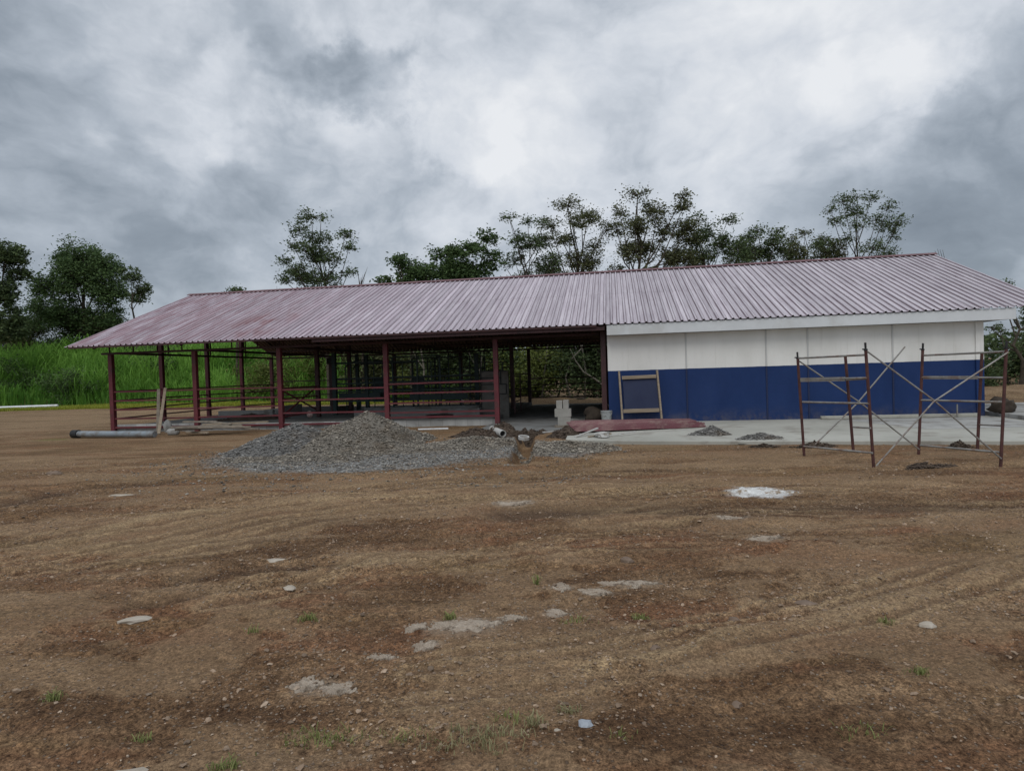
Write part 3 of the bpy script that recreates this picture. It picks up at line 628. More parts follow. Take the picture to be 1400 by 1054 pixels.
# eave lattice beams, rafters and purlins
def lattice(v, u0, u1, zb, zt, step, mat):
    q = MB(); q.bar((u0, v, zb), (u1, v, zb), .10, .07); q.bar((u0, v, zt), (u1, v, zt), .06, .05)
    for u in np.arange(u0 + .3, u1, step): q.bar((u, v, zb + .035), (u, v, zt - .025), .04, .03)
    q.build('eave_beam', mat, shed)
lattice(-.085, EL + .5, WL - .25, 2.745, 3.02, .93, M['dark_steel'])
lattice(10.785, EL + .5, WL + 1, 2.745, 3.10, .93, M['dark_steel'])
q = MB(); q.bar((WL - 9.2, EV + .12, 2.86), (WL - .06, EV + .12, 2.86), .05, .12)
q.build('eave_board', M['dark_steel'], shed)
for u in UF + [17.05]:
    q = MB()
    for s in (-1, 1):
        v0 = -.9 if s < 0 else 11.9
        q.bar((u + .12, v0, roof_z(v0) - .13), (u + .12, RV - s * -.0 + s * .03, RZ - .13), .05, .12)
    q.bar((u + .12, .1, 2.76), (u + .12, 10.6, 2.76), .05, .08)
    q.bar((u + .12, RV, 2.81), (u + .12, RV, RZ - .2), .05, .05)
    for v in (2.8, 8.2): q.bar((u + .12, v, 2.81), (u + .12, v, roof_z(v) - .2), .04, .04)
    q.build('rafter', M['dark_steel'], shed)
for i in range(7):
    for s in (-1, 1):
        v = RV + s * (.3 + i * 1.05)
        MB().bar((EL + .15, v, roof_z(v) - .045), (WL + 9 if i < 6 else WL - .3, v, roof_z(v) - .045), .05, .06).build('purlin', M['dark_steel'], shed)
# kerb of concrete blocks under the front rails
km, t, b, tc = newmat('block_kerb')
sp = t.new('ShaderNodeSeparateXYZ'); t.l.new(tc.outputs['Object'], sp.inputs[0])
bk = t.m('FLOOR', t.m('DIVIDE', sp.outputs[0], .41)); wn = t.new('ShaderNodeTexWhiteNoise'); wn.noise_dimensions = '1D'; t.put(wn.inputs['W'], bk)
c = t.ramp(t.noise(tc.outputs['Object'], 2.2, 8, .65), [(.3, (.24, .235, .22)), (.55, (.37, .365, .345)), (.75, (.46, .455, .43))])
kk = t.new('ShaderNodeCombineXYZ'); k = t.m('ADD', .72, t.m('MULTIPLY', wn.outputs[0], .45))
for i in range(3): t.put(kk.inputs[i], k)
c = t.mix(1.0, c, kk.outputs[0], 'MULTIPLY')
fr = t.m('FRACT', t.m('DIVIDE', sp.outputs[0], .41)); c = t.mix(t.m('MULTIPLY', t.m('LESS_THAN', fr, .04), .5), c, (.12, .115, .105))
t.put(b.inputs['Base Color'], c); b.inputs['Roughness'].default_value = .95
t.put(b.inputs['Normal'], t.bump(t.noise(tc.outputs['Object'], 40, 5), .5, .006))
q = MB(); q.box((8.45, .135, -.02), (10.4, .17, .44)); q.build('kerb', km, shed, .008)
q = MB(); q.box((1.66, .135, .02), (3.16, .17, .46)); q.build('kerb', km, shed, .008)
q = MB(); q.box((.135, 5.5, .03), (.17, 10.5, .28)); q.build('kerb', km, shed, .008)
# rails
def railing(p, q_, zs, r=.03, mat=None, sag=0):
    m_ = MB()
    for i, z in enumerate(zs):
        s = (random.random() - .5) * .05
        m_.bar((p[0], p[1], z + s * .4), (q_[0], q_[1], z - s * .4), .045, .05)
    return m_.build('railing', mat or M['maroon'], shed)
ZF = (1.40, 1.08, .77, .455)
for a, c_ in zip(UF[:-1], UF[1:]):
    railing((a + .076, -.02), (c_ - .076, -.02), ZF if a != UF[2] else (1.30, .95, .52))
    MB().box(((a + c_) / 2, -.02, .30 if a == UF[3] else .15), (c_ - a - .16, .07, .06)).build('bottom_rail', M['maroon'], shed)
for v0, v1 in ((.08, 2.47), (2.63, 5.32), (5.48, 7.92), (8.08, 10.62)):
    railing((.0, v0), (.0, v1), (1.42, 1.10, .78, .46))
for a, c_ in zip((0, 3.22, 6.6, 10.0), (3.22, 6.6, 10.0, 13.36)):
    railing((a + .08, 10.7), (c_ - .08, 10.7), (1.55, 1.2, .85, .5), mat=M['dark_steel'])
railing((13.44, 10.7), (17.0, 10.7), (1.33, 1.03, .70, .40), mat=M['dark_steel'])
# gate with an X brace from the third front post to the inner post
q = MB()
for z in (1.36, 1.0, .40): q.bar((6.337, .09, z), (6.337, 2.66, z), .04, .05)
q.build('gate', M['maroon'], shed)
q = MB(); q.bar((6.31, .1, 1.30), (6.31, 2.6, .50), .035, .045); q.bar((6.36, .1, .46), (6.36, 2.6, 1.34), .035, .045)
q.build('gate_brace', M['maroon'], shed)
# walls of the block
wm, t, b, tc = newmat('two_tone_wall_paint')
P = tc.outputs['Object']; sp = t.new('ShaderNodeSeparateXYZ'); t.l.new(P, sp.inputs[0])
wz = t.m('ADD', sp.outputs[2], t.m('MULTIPLY', t.m('SUBTRACT', t.noise(P, 3, 3), .5), .02))
up_ = t.m('GREATER_THAN', wz, 1.60)
cw = t.ramp(t.noise(t.mapping(P, scale=(1, 1, .35)), 1.2, 7, .6), [(.3, (.63, .615, .575)), (.7, (.74, .725, .69))])
cb = t.ramp(t.noise(t.mapping(P, scale=(1, 1, .5)), 1.5, 7, .65), [(.3, (.0075, .024, .088)), (.7, (.013, .035, .118))])
dst = t.m('MULTIPLY', t.mr(sp.outputs[2], .55, .02), t.mr(t.noise(P, 2.5, 6, .7), .4, .65))
cb = t.mix(t.m('MULTIPLY', dst, .35), cb, (.13, .12, .12))
run = t.noise(t.mapping(P, scale=(7, 7, .35)), 1.0, 6, .65)
cw = t.mix(t.m('MULTIPLY', t.mr(run, .56, .72), .28), cw, (.36, .33, .27))
blot = t.noise(t.mapping(P, loc=(4, 0, 2)), .7, 5, .6)
cw = t.mix(t.mr(blot, .45, .7, 0, .25), cw, (.50, .49, .45)); cb = t.mix(t.mr(blot, .45, .7, 0, .22), cb, (.025, .045, .13))
spl = t.m('MULTIPLY', t.mr(sp.outputs[2], .42, .03), t.mr(t.noise(t.mapping(P, scale=(1, 1, .6)), 9, 7, .7), .46, .60)); cb = t.mix(t.m('MULTIPLY', spl, .22), cb, (.16, .12, .085))
t.put(b.inputs['Base Color'], t.mix(up_, cb, cw)); b.inputs['Roughness'].default_value = .6; b.inputs['Specular IOR Level'].default_value = .2
jn = t.m('FRACT', t.m('DIVIDE', sp.outputs[2], .53)); jb = t.mr(t.m('ABSOLUTE', t.m('SUBTRACT', jn, .5)), .485, .5, 1, 0)
t.put(b.inputs['Normal'], t.bump(t.m('ADD', t.m('MULTIPLY', t.noise(P, 7, 6), .4), jb), .3, .006))
M['wall'] = wm
jm, t, b, tc = newmat('joint_post_paint')
sp = t.new('ShaderNodeSeparateXYZ'); t.l.new(tc.outputs['Object'], sp.inputs[0])
t.put(b.inputs['Base Color'], t.mix(t.m('GREATER_THAN', sp.outputs[2], 1.60), (.006, .014, .055), (.47, .465, .45))); b.inputs['Roughness'].default_value = .6
M['seam'] = jm
q = MB(); q.box(((WL + WR) / 2, WV + .06, 1.29), (WR - WL, .12, 2.72)); q.build('wall', wm, shed, .004)
for u, o_ in ((WL, .06), (WR, -.06)):
    q = MB(); prof = [(WV + .121, -.07), (WB, -.07), (WB, roof_z(WB) - .14), (RV, RZ - .14), (WV + .121, roof_z(WV + .12) - .14)]
    vs = [(u, v, z) for v, z in prof] + [(u + o_ * 2, v, z) for v, z in prof]; n = len(prof)
    q.add(vs, [tuple(range(n)), tuple(range(2 * n - 1, n - 1, -1))] + [(i, (i + 1) % n, n + (i + 1) % n, n + i) for i in range(n)])
    q.build('wall', wm, shed)
q = MB(); q.box(((WL + WR) / 2, WB + .061, 1.3), (WR - WL, .12, 2.74)); q.build('wall', wm, shed)
for u in (19.5, 21.73, 22.86, 25.09):
    MB().box((u, WV - .008, 1.30), (.042, .030, 2.68)).build('wall_post', M['seam'], shed, .006)
MB().box((WR - .09, WV - .02, 1.30), (.20, .06, 2.68)).build('wall_post', wm, shed, .006)
M['fascia'] = nmat('grey_white_fascia', [(.3, (.53, .545, .55)), (.7, (.62, .635, .64))], 1.4, 6, .5, .1, grime=((.40, .39, .36), 1.0, .4))
q = MB(); q.box(((WL + WR + .62) / 2, EV + .055, 2.795), (WR + .62 - WL, .03, .30)); fas = q.build('fascia', M['fascia'], shed, .003)
q = MB(); q.box(((WL + WR + .60) / 2, (EV + .075 + WV - .002) / 2, 2.665), (WR + .60 - WL, WV - .004 - EV - .07, .02)); q.build('soffit', M['fascia'], shed)
q = MB(); q.box((WR + .60, 4.9, 2.795), (.03, 11.8, .26)); q.build('fascia', M['fascia'], shed)

# ------------------------------------------------------------------ inside the shed
def at_b(name, u, v, z, label, cat, group=None): return empty(name, B(u, v, z), BA, label, cat, group)
GS = M['green_steel']
ch = at_b('cattle_chute', 6.5, 3.6, .19, 'dark green steel pipe cattle chute standing under the open shed', 'cattle chute')
for (u, v, hh, w_) in [(0, .3, 2.45, .15), (0, 2.6, 2.45, .13), (.02, 3.6, 2.45, .15), (1.35, .3, 2.2, .06), (2.4, .3, 2.2, .06), (2.4, 2.8, 2.2, .06), (3.4, .3, 2.2, .06), (3.4, 2.8, 2.2, .06), (4.3, .3, 2.2, .06), (5.55, 1.2, 2.25, .16), (5.55, 2.8, 2.2, .06)]:
    MB().box((u, v, hh / 2), (w_, w_, hh)).build('post', GS, ch)
for v in (.3, 2.8):
    q = MB()
    for z in (.52, .9, 1.22, 1.42): q.bar((.08, v + .04, z), (5.5, v + .04, z), .04, .05)
    q.bar((.08, v + .04, 2.02), (3.4, v + .04, 2.02), .05, .05); q.bar((2.4, v + .05, 2.2), (4.3, v + .05, 2.2), .05, .05)
    q.build('side_rail', GS, ch)
MB().box((1.0, .33, .72), (1.7, .03, .24)).build('side_panel', GS, ch)
MB().box((4.2, .33, .62), (2.3, .03, .22)).build('side_panel', GS, ch)
q = MB()
for k in range(7): q.bar((2.6 + k * .46, 2.86, 0), (2.6 + k * .46, 2.86, 2.2 if k % 3 else 2.4), .04, .04)
q.bar((2.5, 2.86, 2.18), (5.5, 2.86, 2.18), .04, .04); q.bar((2.5, 2.86, 1.7), (5.5, 2.86, 1.7), .04, .04); q.build('rear_grille', GS, ch)
q = MB()
for u in (.7, 1.35, 2.0): q.bar((u, .25, 1.45), (u, .25, 2.05), .03, .03)
q.bar((.1, .25, 2.05), (2.4, .25, 2.05), .035, .035); q.build('top_grille', GS, ch)
MB().box((3.05, 1.5, 1.05), (.5, .05, .75)).build('head_gate', GS, ch)
MB().box((1.55, 1.0, .95), (.5, .05, 1.0)).build('head_gate', GS, ch)
for k in range(9):
    u = .45 + k * .58
    MB().bar((u, .36, .0), (u, .36, 2.0 if k % 2 == 0 else 1.4), .03, .03).build('upright', GS, ch)
for v in (1.0, 1.9):
    q = MB(); pts = [(.1 + .9 - .9 * math.cos(a), v, 1.75 + .4 * math.sin(a)) for a in np.linspace(0, math.pi, 12)]
    q.path(pts, .025, 6); q.build('hoop', GS, ch)
cwl = at_b('concrete_wall', 13.2, 2.5, 0, 'grey rendered concrete wall with pipe frame behind the red end post', 'wall')
MB().box((-.02, 0, .84), (1.02, .16, 1.76)).build('wall_panel', M['render_wall'], cwl, .01)
q = MB()
for p1, p2 in [((-.5, 1.72), (.45, 1.72)), ((-.5, 1.48), (.25, 1.48)), ((.22, 1.72), (.22, 1.25)), ((-.5, 1.25), (.42, 1.25)), ((.42, 1.25), (.42, .90)), ((-.1, .90), (.42, .90)), ((-.5, 2.05), (-.5, .2)), ((-.5, 2.05), (.45, 2.02)), ((.0, 2.04), (.0, 1.72)), ((.3, 2.04), (.3, 1.72))]:
    q.bar((p1[0], -.105, p1[1]), (p2[0], -.105, p2[1]), .035, .035)
q.build('pipe_frame', M['black_rubber'], cwl)
fg = at_b('corral_gate', 13.86, 2.7, .045, 'narrow black corral gate swung back behind the grey concrete wall', 'gate')
q = MB(); q.bar((0, 0, .12), (0, 0, 1.5), .04, .04); q.bar((0, 1.5, .12), (0, 1.5, 1.5), .04, .04)
for z in (.2, .55, .9, 1.2, 1.46): q.bar((0, .0, z), (0, 1.5, z), .03, .03)
q.build('gate_frame', M['dark_steel'], fg)
tr = at_b('feed_trough', 10.4, 2.0, .19, 'long low concrete feed trough behind the maroon rails', 'trough')
q = MB(); q.box((0, 0, .13), (4.4, .12, .26)); q.box((0, .62, .16), (4.4, .12, .32)); q.box((-2.26, .31, .13), (.12, .74, .26)); q.box((2.26, .31, .13), (.12, .74, .26)); q.box((0, .31, .06), (4.4, .5, .08))
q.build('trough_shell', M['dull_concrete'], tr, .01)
lw = at_b('low_wall', 2.6, 4.0, .19, 'low broken concrete wall on the shed floor behind the left stalls', 'wall')
MB().box((0, 0, .13), (2.4, .16, .26)).build('wall_panel', M['concrete'], lw, .015); MB().box((1.5, .9, .2), (.16, 1.6, .4)).build('wall_panel', M['concrete'], lw, .015)
lw = at_b('low_wall', 4.6, 6.5, .19, 'long low concrete wall far back on the shed floor', 'wall')
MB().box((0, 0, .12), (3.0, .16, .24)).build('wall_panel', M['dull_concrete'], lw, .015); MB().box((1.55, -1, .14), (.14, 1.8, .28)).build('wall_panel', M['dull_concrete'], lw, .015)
p = B(3.9, 2.2); heap('soil_heap', 'flat black heap of soil on the shed floor behind left stalls', 'soil heap', p.x, p.y, 1.5, .7, .26, M['soil'], 41, 800, base=.19)
bx = at_b('switch_box', 6.0, 4.6, 2.2, 'dark electrical box on a thin pole beside the cattle chute', 'electrical box')
MB().box((0, 0, .15), (.22, .16, .26)).build('box_body', M['black_rubber'], bx, .01); MB().box((0, .1, -.82), (.07, .05, 2.2)).build('pole', M['dark_steel'], bx)
# sacks and scraps under the rails
def lump(name, label, cat, x, y, z, d, mat, seed, sub=3, amp=.25, rz=0, group=None, flat=False):
    import bmesh
    bm = bmesh.new(); bmesh.ops.create_icosphere(bm, subdivisions=sub, radius=1)
    for v in bm.verts:
        c = v.co.copy()
        k = 1 + amp * 2 * float(fbm(np.array([c.x * 1.4 + seed]), np.array([c.y * 1.4 + c.z * 1.9 + seed * 2]), 3, seed)[0])
        v.co = Vector((c.x * d[0] * k, c.y * d[1] * k, max(c.z, -.35 if flat else -1) * d[2] * (k if not flat else 1 + (k - 1) * .6)))
    me = bpy.data.meshes.new(name); bm.to_mesh(me); bm.free(); me.materials.append(mat)
    if not flat: me.polygons.foreach_set('use_smooth', [True] * len(me.polygons))
    o = link(bpy.data.objects.new(name, me)); o.location = (x, y, z); o.rotation_euler = (0, 0, rz)
    return tag(o, label, cat, group)
p = B(6.75, 1.2); lump('feed_sack', 'pinkish-white sack on the floor behind the maroon rails near the chute', 'sack', p.x, p.y, .40, (.11, .08, .12), nmat('pinkish_sack', [(.3, (.25, .16, .15)), (.7, (.42, .33, .31))], 9, 5, .9, .3), 3)
p = B(12.2, 1.7); lump('rubble_lump', 'small white lump lying on the trough edge left of the red end post', 'rubble', p.x, p.y, .70, (.07, .07, .055), M['pale_stone'], 4)
ty = at_b('feed_bowl', 11.5, 1.15, .19, 'flat black rubber bowl on the floor behind the maroon rails', 'bowl')
q = MB(); pr = [(0, .02), (.36, .02), (.44, .10), (.48, .10), (.40, 0), (0, 0)]
for i in range(24):
    pass
vs = []; fs = []; n = 24
for r_, z_ in pr:
    for k in range(n): vs.append((r_ * math.cos(k * 2 * math.pi / n), r_ * math.sin(k * 2 * math.pi / n), z_))
for i in range(len(pr) - 1):
    for k in range(n): fs.append((i * n + k, i * n + (k + 1) % n, (i + 1) * n + (k + 1) % n, (i + 1) * n + k))
q.add(vs, fs).build('bowl_body', M['black_rubber'], ty)

# ------------------------------------------------------------------ concrete blocks in the passage
def block(name, label, u, v, z, d, rz=0, group='concrete blocks stacked in the passage'):
    q = MB(); L, W, Hh = d
    q.box((0, -W / 2 + .018, Hh / 2), (L, .036, Hh)); q.box((0, W / 2 - .018, Hh / 2), (L, .036, Hh))
    for k in (-1, 0, 1): q.box((k * (L / 2 - .02), 0, Hh / 2), (.04, W - .072, Hh - .002))
    o = q.build(name, M['block'], None, .004); o.location = B(u, v, z); o.rotation_euler = (0, 0, BA + rz)
    return tag(o, label, 'concrete block', group)
BZ = .10; bu, bv = 15.95, -1.8
MB_ = MB().box((0, 0, .03), (.5, .32, .06)).build('timber_offcut', M['grey_wood']); MB_.location = B(bu, bv, .045); MB_.rotation_euler = (0, 0, BA)
tag(MB_, 'short dark timber offcut under the stack of concrete blocks', 'timber')
block('concrete_block', 'concrete block at the bottom of the stack in the passage', bu + .02, bv, BZ + .005, (.36, .2, .24), .03)
block('concrete_block', 'wide concrete block in the middle of the passage stack', bu - .01, bv, BZ + .245, (.46, .2, .23), -.02)
block('concrete_block', 'upright concrete block on top of the stack, left of its twin', bu - .11, bv, BZ + .475, (.17, .2, .235), .05)
block('concrete_block', 'upright concrete block on top of the stack, right of its twin', bu + .08, bv, BZ + .475, (.15, .2, .245), -.04)
# pail, sack
pl = at_b('pail', 17.15, -.95, SLAB, 'cloudy plastic pail standing at the left corner of the blue wall', 'pail')
q = MB(); q.tube((0, 0, 0), (0, 0, .36), .135, 20, .16); q.build('pail_body', M['pail'], pl)
q = MB(); q.tube((0, 0, .345), (0, 0, .375), .172, 20); q.build('rim', M['pail'], pl)
q = MB(); q.path([(.165 * math.cos(a), -.168 * math.sin(a) * .4 - .05, .33 - .16 * math.sin(a)) for a in np.linspace(0, math.pi, 10)], .006, 5); q.build('handle', M['galv'], pl)
p = B(16.75, .4); lump('sack', 'dark brown slumped sack in the passage beside the pail', 'sack', p.x, p.y, .22, (.34, .26, .24), M['sack'], 9, 3, .7)
p = B(16.1, .1); lump('mortar_lump', 'grey flat lump of mortar on the passage floor left of the sack', 'rubble', p.x, p.y, .08, (.25, .2, .07), M['dull_concrete'], 12)

# ------------------------------------------------------------------ stack of red roof sheets
sm = nmat('red_roof_sheet', [(.3, (.075, .014, .019)), (.6, (.115, .026, .032)), (.8, (.20, .085, .088))], 1.6, 6, .42, .1, spec=.5, metal=.1, grime=((.22, .15, .12), 3, .5))
LBL = ['bottom red corrugated roof sheet of the stack, sticking out furthest on the slab', 'second red corrugated sheet from the bottom of the stack', 'middle red corrugated sheet of the stack', 'fourth red corrugated sheet from the bottom of the stack', 'topmost red corrugated roof sheet of the stack']
for i in range(5):
    L = 3.55 - .05 * i; z0 = .07 + .024 * i
    V, F = rib_sheet(-.5, 5, [(0, 0, 0)] + [(L * k / 8, 0, 0) for k in range(1, 9)])
    Vn = np.stack([V[:, 1], -V[:, 0], V[:, 2]], -1)
    Vn[:, 2] += z0 + (.05 - .004 * i) * (1 - Vn[:, 0] / L) ** 1.2 + .02 * fbm(Vn[:, 0] * 1.2, Vn[:, 1] * 2, 2, i)
    o = arrays_mesh('roof_sheet', Vn, F, sm)
    m_ = o.modifiers.new('sheet', 'SOLIDIFY'); m_.thickness = .003
    o.location = ((1.45, 1.5, 1.62, 1.5, 1.6)[i], (16.65, 16.95, 17.3, 17.65, 17.9)[i], 0); o.rotation_euler = (0, 0, R((10, 8, 4.5, 1, -3)[i]))
    tag(o, LBL[i], 'roof sheet', 'red roof sheets stacked on the slab')
def stick(name, label, cat, p, q_, w_, h_, mat, group=None):
    p = Vector(p); q_ = Vector(q_); mid_ = (p + q_) / 2
    mb = MB().bar(p - mid_, q_ - mid_, w_, h_); o = mb.build(name, mat, None, min(w_, h_) * .12); o.location = mid_
    return tag(o, label, cat, group)
stick('timber_scrap', 'white splintered stick leaning out under the left end of the sheets', 'timber', (1.45, 15.2, .07), (2.1, 16.0, .20), .05, .03, M['paper'])
stick('timber_scrap', 'pale stick lying flat below the red sheets beside the white bag', 'timber', (1.75, 15.1, .085), (2.35, 15.5, .10), .05, .03, M['wood'])
stick('timber_scrap', 'thin white strip pointing right from the white bag on the slab', 'timber', (2.3, 15.15, .09), (2.95, 15.55, .13), .05, .02, M['paper'])
stick('timber_scrap', 'short white strip lying on gravel between trench and red sheets', 'timber', (.75, 16.5, .09), (1.25, 16.7, .09), .06, .03, M['paper'])
lump('paper_bag', 'crumpled white bag lying on the slab edge under the red sheets', 'bag', 2.1, 15.05, .11, (.19, .12, .08), M['paper'], 17, 3, .9, 0, None, True)
stick('timber_strip', 'white flat strip lying on the gravel below the shed kerb', 'timber', (-2.55, 17.2, .21), (-1.75, 17.3, .20), .07, .035, M['white_plastic'])
# drain pipes at the trench
pp = empty('drain_pipe', (-.27, 16.35, .10), 0, 'open white-rimmed pipe mouth sticking out of the soil at the red end post', 'pipe')
q = MB(); ax = Vector((-.35, 1.0, .06)).normalized()
def ring(q, r0, r1, L, n=20):
    a_ = ax.orthogonal().normalized(); b_ = ax.cross(a_); vs = []
    for r_, s_ in ((r0, 0), (r1, 0), (r1, L), (r0, L)):
        for k in range(n): vs.append(ax * s_ + (a_ * math.cos(k * 6.2832 / n) + b_ * math.sin(k * 6.2832 / n)) * r_)
    fs = [(i * n + k, i * n + (k + 1) % n, ((i + 1) % 4) * n + (k + 1) % n, ((i + 1) % 4) * n + k) for i in range(4) for k in range(n)]
    return q.add(vs, fs)
ring(q, .075, .09, .9); q.build('pipe_body', M['paper'], pp)
q = MB(); ax_b = ax; a_ = MB().tube(ax * .12, ax * .13, .074, 20); a_.build('pipe_plug', M['black_rubber'], pp)
pp = empty('pipe_collar', (.24, 15.55, .03), 0, 'loose white pipe ring lying at the head of the trench', 'pipe')
ax = Vector((.1, -.2, 1)).normalized(); q = MB(); ring(q, .10, .135, .07); q.build('ring_body', M['paper'], pp)
# large grey pipe on the left
gp = empty('drain_pipe', (-14.05, 20.55, 0), 0, 'long grey plastic drain pipe with black socket lying left of the shed', 'pipe')
a0, a1 = Vector((0, 0, .13)), Vector((3.15, -1.0, .12))
dv = (a1 - a0).normalized()
q = MB(); q.tube(a0 + dv * .1, a1, .095, 20); q.build('pipe_body', M['grey_pvc'], gp, smooth=False)
q = MB(); q.tube(a0 - dv * .02, a0 + dv * .22, .13, 20); q.build('socket', M['black_rubber'], gp)
wp = empty('water_pipe', (-39.5, 47.4, 0), 0, 'white plastic pipe lying along the foot of the tall grass bank', 'pipe')
q = MB(); q.tube((0, 0, gz(-39.5, 47.4) + .24), (5.6, .6, gz(-34, 48) + .26), .10, 10); q.build('pipe_body', M['white_plastic'], wp)
# timber on the left
stick('plank', 'dark plank leaning on the left rail, left of its paler twin', 'plank', B(2.13, -.55, .05), B(1.88, -.10, 1.46), .10, .03, M['grey_wood'])
stick('plank', 'pale plank leaning on the left rail with its foot in the dirt', 'plank', B(2.78, -1.35, .02), B(2.16, -.13, 1.50), .09, .03, M['wood'])
lump('concrete_lump', 'pale rough concrete stump against the kerb behind the leaning planks', 'concrete lump', *B(2.55, -.6, .16), (.14, .12, .26), M['concrete'], 21, 3, .15)
lump('concrete_lump', 'squat concrete lump in the dirt right of the leaning planks', 'concrete lump', *B(3.45, -1.55, .09), (.19, .15, .13), M['concrete'], 23, 3, .15)
rg = random.Random(4)
wl = ['bent grey stick on top of the timber pile by the second post', 'long grey pole at the back of the timber pile by the kerb', 'split plank lying across the middle of the timber pile', 'forked pale stick at the front of the timber pile', 'thin grey lath sticking out right of the timber pile', 'broad broken board at the bottom of the timber pile', 'short pale offcut at the left end of the timber pile', 'dark stick pointing at the blue-grey gravel heap', 'narrow brown lath lying slanted on the timber pile']
for i, l in enumerate(wl):
    u = 4.1 + rg.random() * 1.5; v = -1.9 + rg.random() * 1.1; L = .8 + rg.random() * 1.3; a = rg.uniform(-.7, .7)
    z = .09 + .035 * i
    pa = B(u - L / 2 * math.cos(a), v - L / 2 * math.sin(a), z + rg.uniform(-.02, .06)); pb = B(u + L / 2 * math.cos(a), v + L / 2 * math.sin(a), z + rg.uniform(-.03, .05))
    stick('timber_piece', l, 'timber', pa, pb, .07 + .13 * (i in (5, 2)), .055, M['grey_wood'] if i % 3 else M['wood'], 'timber offcuts piled by the kerb')
# trestle leaning on the blue wall
tf = at_b('wooden_trestle', 18.15, -.78, SLAB, 'wooden frame of two legs and two crossbars leaning on the blue wall', 'trestle')
for s, x0, x1 in ((-1, -.60, -.54), (1, .50, .58)):
    MB().bar((x0, -.02, 1.52), (x1, -.36, .0), .05, .07).build('leg', M['wood'], tf, .004)
MB().bar((-.52, -.11, 1.33), (.47, -.11, 1.345), .03, .10).build('crossbar', M['wood'], tf, .004)
MB().bar((-.51, -.31, .36), (.52, -.31, .37), .03, .11).build('crossbar', M['wood'], tf, .004)
q = MB(); q.add([(-.50, -.06, 1.30), (.47, -.06, 1.30), (.52, -.25, .40), (-.47, -.25, .40), (-.50, -.04, 1.30), (.47, -.04, 1.30), (.52, -.23, .40), (-.47, -.23, .40)], [(0, 3, 2, 1), (4, 5, 6, 7), (0, 1, 5, 4), (3, 7, 6, 2), (0, 4, 7, 3), (1, 2, 6, 5)])
q.build('board', M['board'], tf)
stick('timber_beam', 'long pale timber lying on the slab along the foot of the blue wall', 'timber', B(23.1, -.95, SLAB + .05), B(27.1, -.95, SLAB + .05), .1, .09, M['slab'])
stick('rebar_stub', 'thin grey rod standing up by the blue wall behind right scaffold frame', 'rod', B(26.5, -1.15, SLAB), B(26.5, -1.15, SLAB + .36), .03, .03, M['galv'])
lump('sack', 'dark sack on the concrete ramp at the right edge of the picture', 'sack', 13.15, 17.2, .34, (.32, .24, .22), M['sack'], 29, 3, .6)

# ------------------------------------------------------------------ scaffold
sf = empty('scaffold', (6.3, 10.6, 0), 0, 'rusty red scaffold of two ladder frames joined by crossed braces', 'scaffold')
O = Vector((6.3, 10.6, 0))
def sframe(P1, T1, P3, T3, P2, T2, rails, rung):
    fo = bpy.data.objects.new('ladder_frame', None); link(fo, sf)
    for a, c_ in rails: MB().tube(Vector(a) - O, Vector(c_) - O, .017, 8).build('crossbar', M['galv'], fo)
    for a, c_, top in ((P1, T1, 1), (P3, T3, 1), (P2, T2, 0)):
        a = Vector(a); c_ = Vector(c_)
        q = MB(); q.tube(a - O, c_ - (c_ - a) * (.06 if top else 0) - O, .023, 10); lg = q.build('leg', M['rust_red'], fo)
        if top:
            q = MB(); q.tube(c_ - (c_ - a) * .07 - O, c_ - O, .017, 8); q.tube(c_ - (c_ - a) * .062 - O, c_ - (c_ - a) * .05 - O, .030, 8)
            q.tube(c_ - (c_ - a) * .052 + Vector((-.05, 0, 0)) - O, c_ - (c_ - a) * .052 - O, .012, 6); q.build('coupling_pin', M['black_rubber'], fo)
    for a, c_ in rung: MB().tube(Vector(a) - O, Vector(c_) - O, .014, 8).build('rung', M['galv'], fo)
z1, z3 = gz(5.12, 11.3), gz(5.61, 10.05)
sframe((5.11, 11.32, z1 - .02), (5.02, 11.30, 1.85), (5.61, 10.03, z3 - .02), (5.50, 10.0, 1.94), (5.64, 10.68, .16), (5.54, 10.68, 1.745),
    [((5.03, 11.3, 1.74), (5.51, 10, 1.75)), ((5.06, 11.3, 1.36), (5.52, 10, 1.39)), ((5.09, 11.3, .97), (5.55, 10, .99)), ((5.10, 11.3, .19), (5.58, 10, .22))],
    [((5.62, 10.62, .57), (5.56, 10.0, .61)), ((5.545, 10.66, 1.35), (5.53, 10.0, 1.38))])
z1, z3 = gz(7.0, 11.1), gz(7.44, 9.84)
sframe((7.0, 11.12, z1 - .02), (7.10, 11.1, 1.93), (7.44, 9.83, z3 - .02), (7.58, 9.85, 1.89), (7.43, 10.3, .18), (7.53, 10.3, 1.735),
    [((7.10, 11.1, 1.72), (7.57, 9.85, 1.73)), ((7.07, 11.1, 1.34), (7.55, 9.85, 1.33)), ((7.05, 11.1, .95), (7.50, 9.85, .96)), ((7.02, 11.1, .17), (7.45, 9.85, .19))],
    [((7.46, 10.3, .58), (7.47, 9.85, .60)), ((7.50, 10.3, 1.33), (7.54, 9.85, 1.33))])
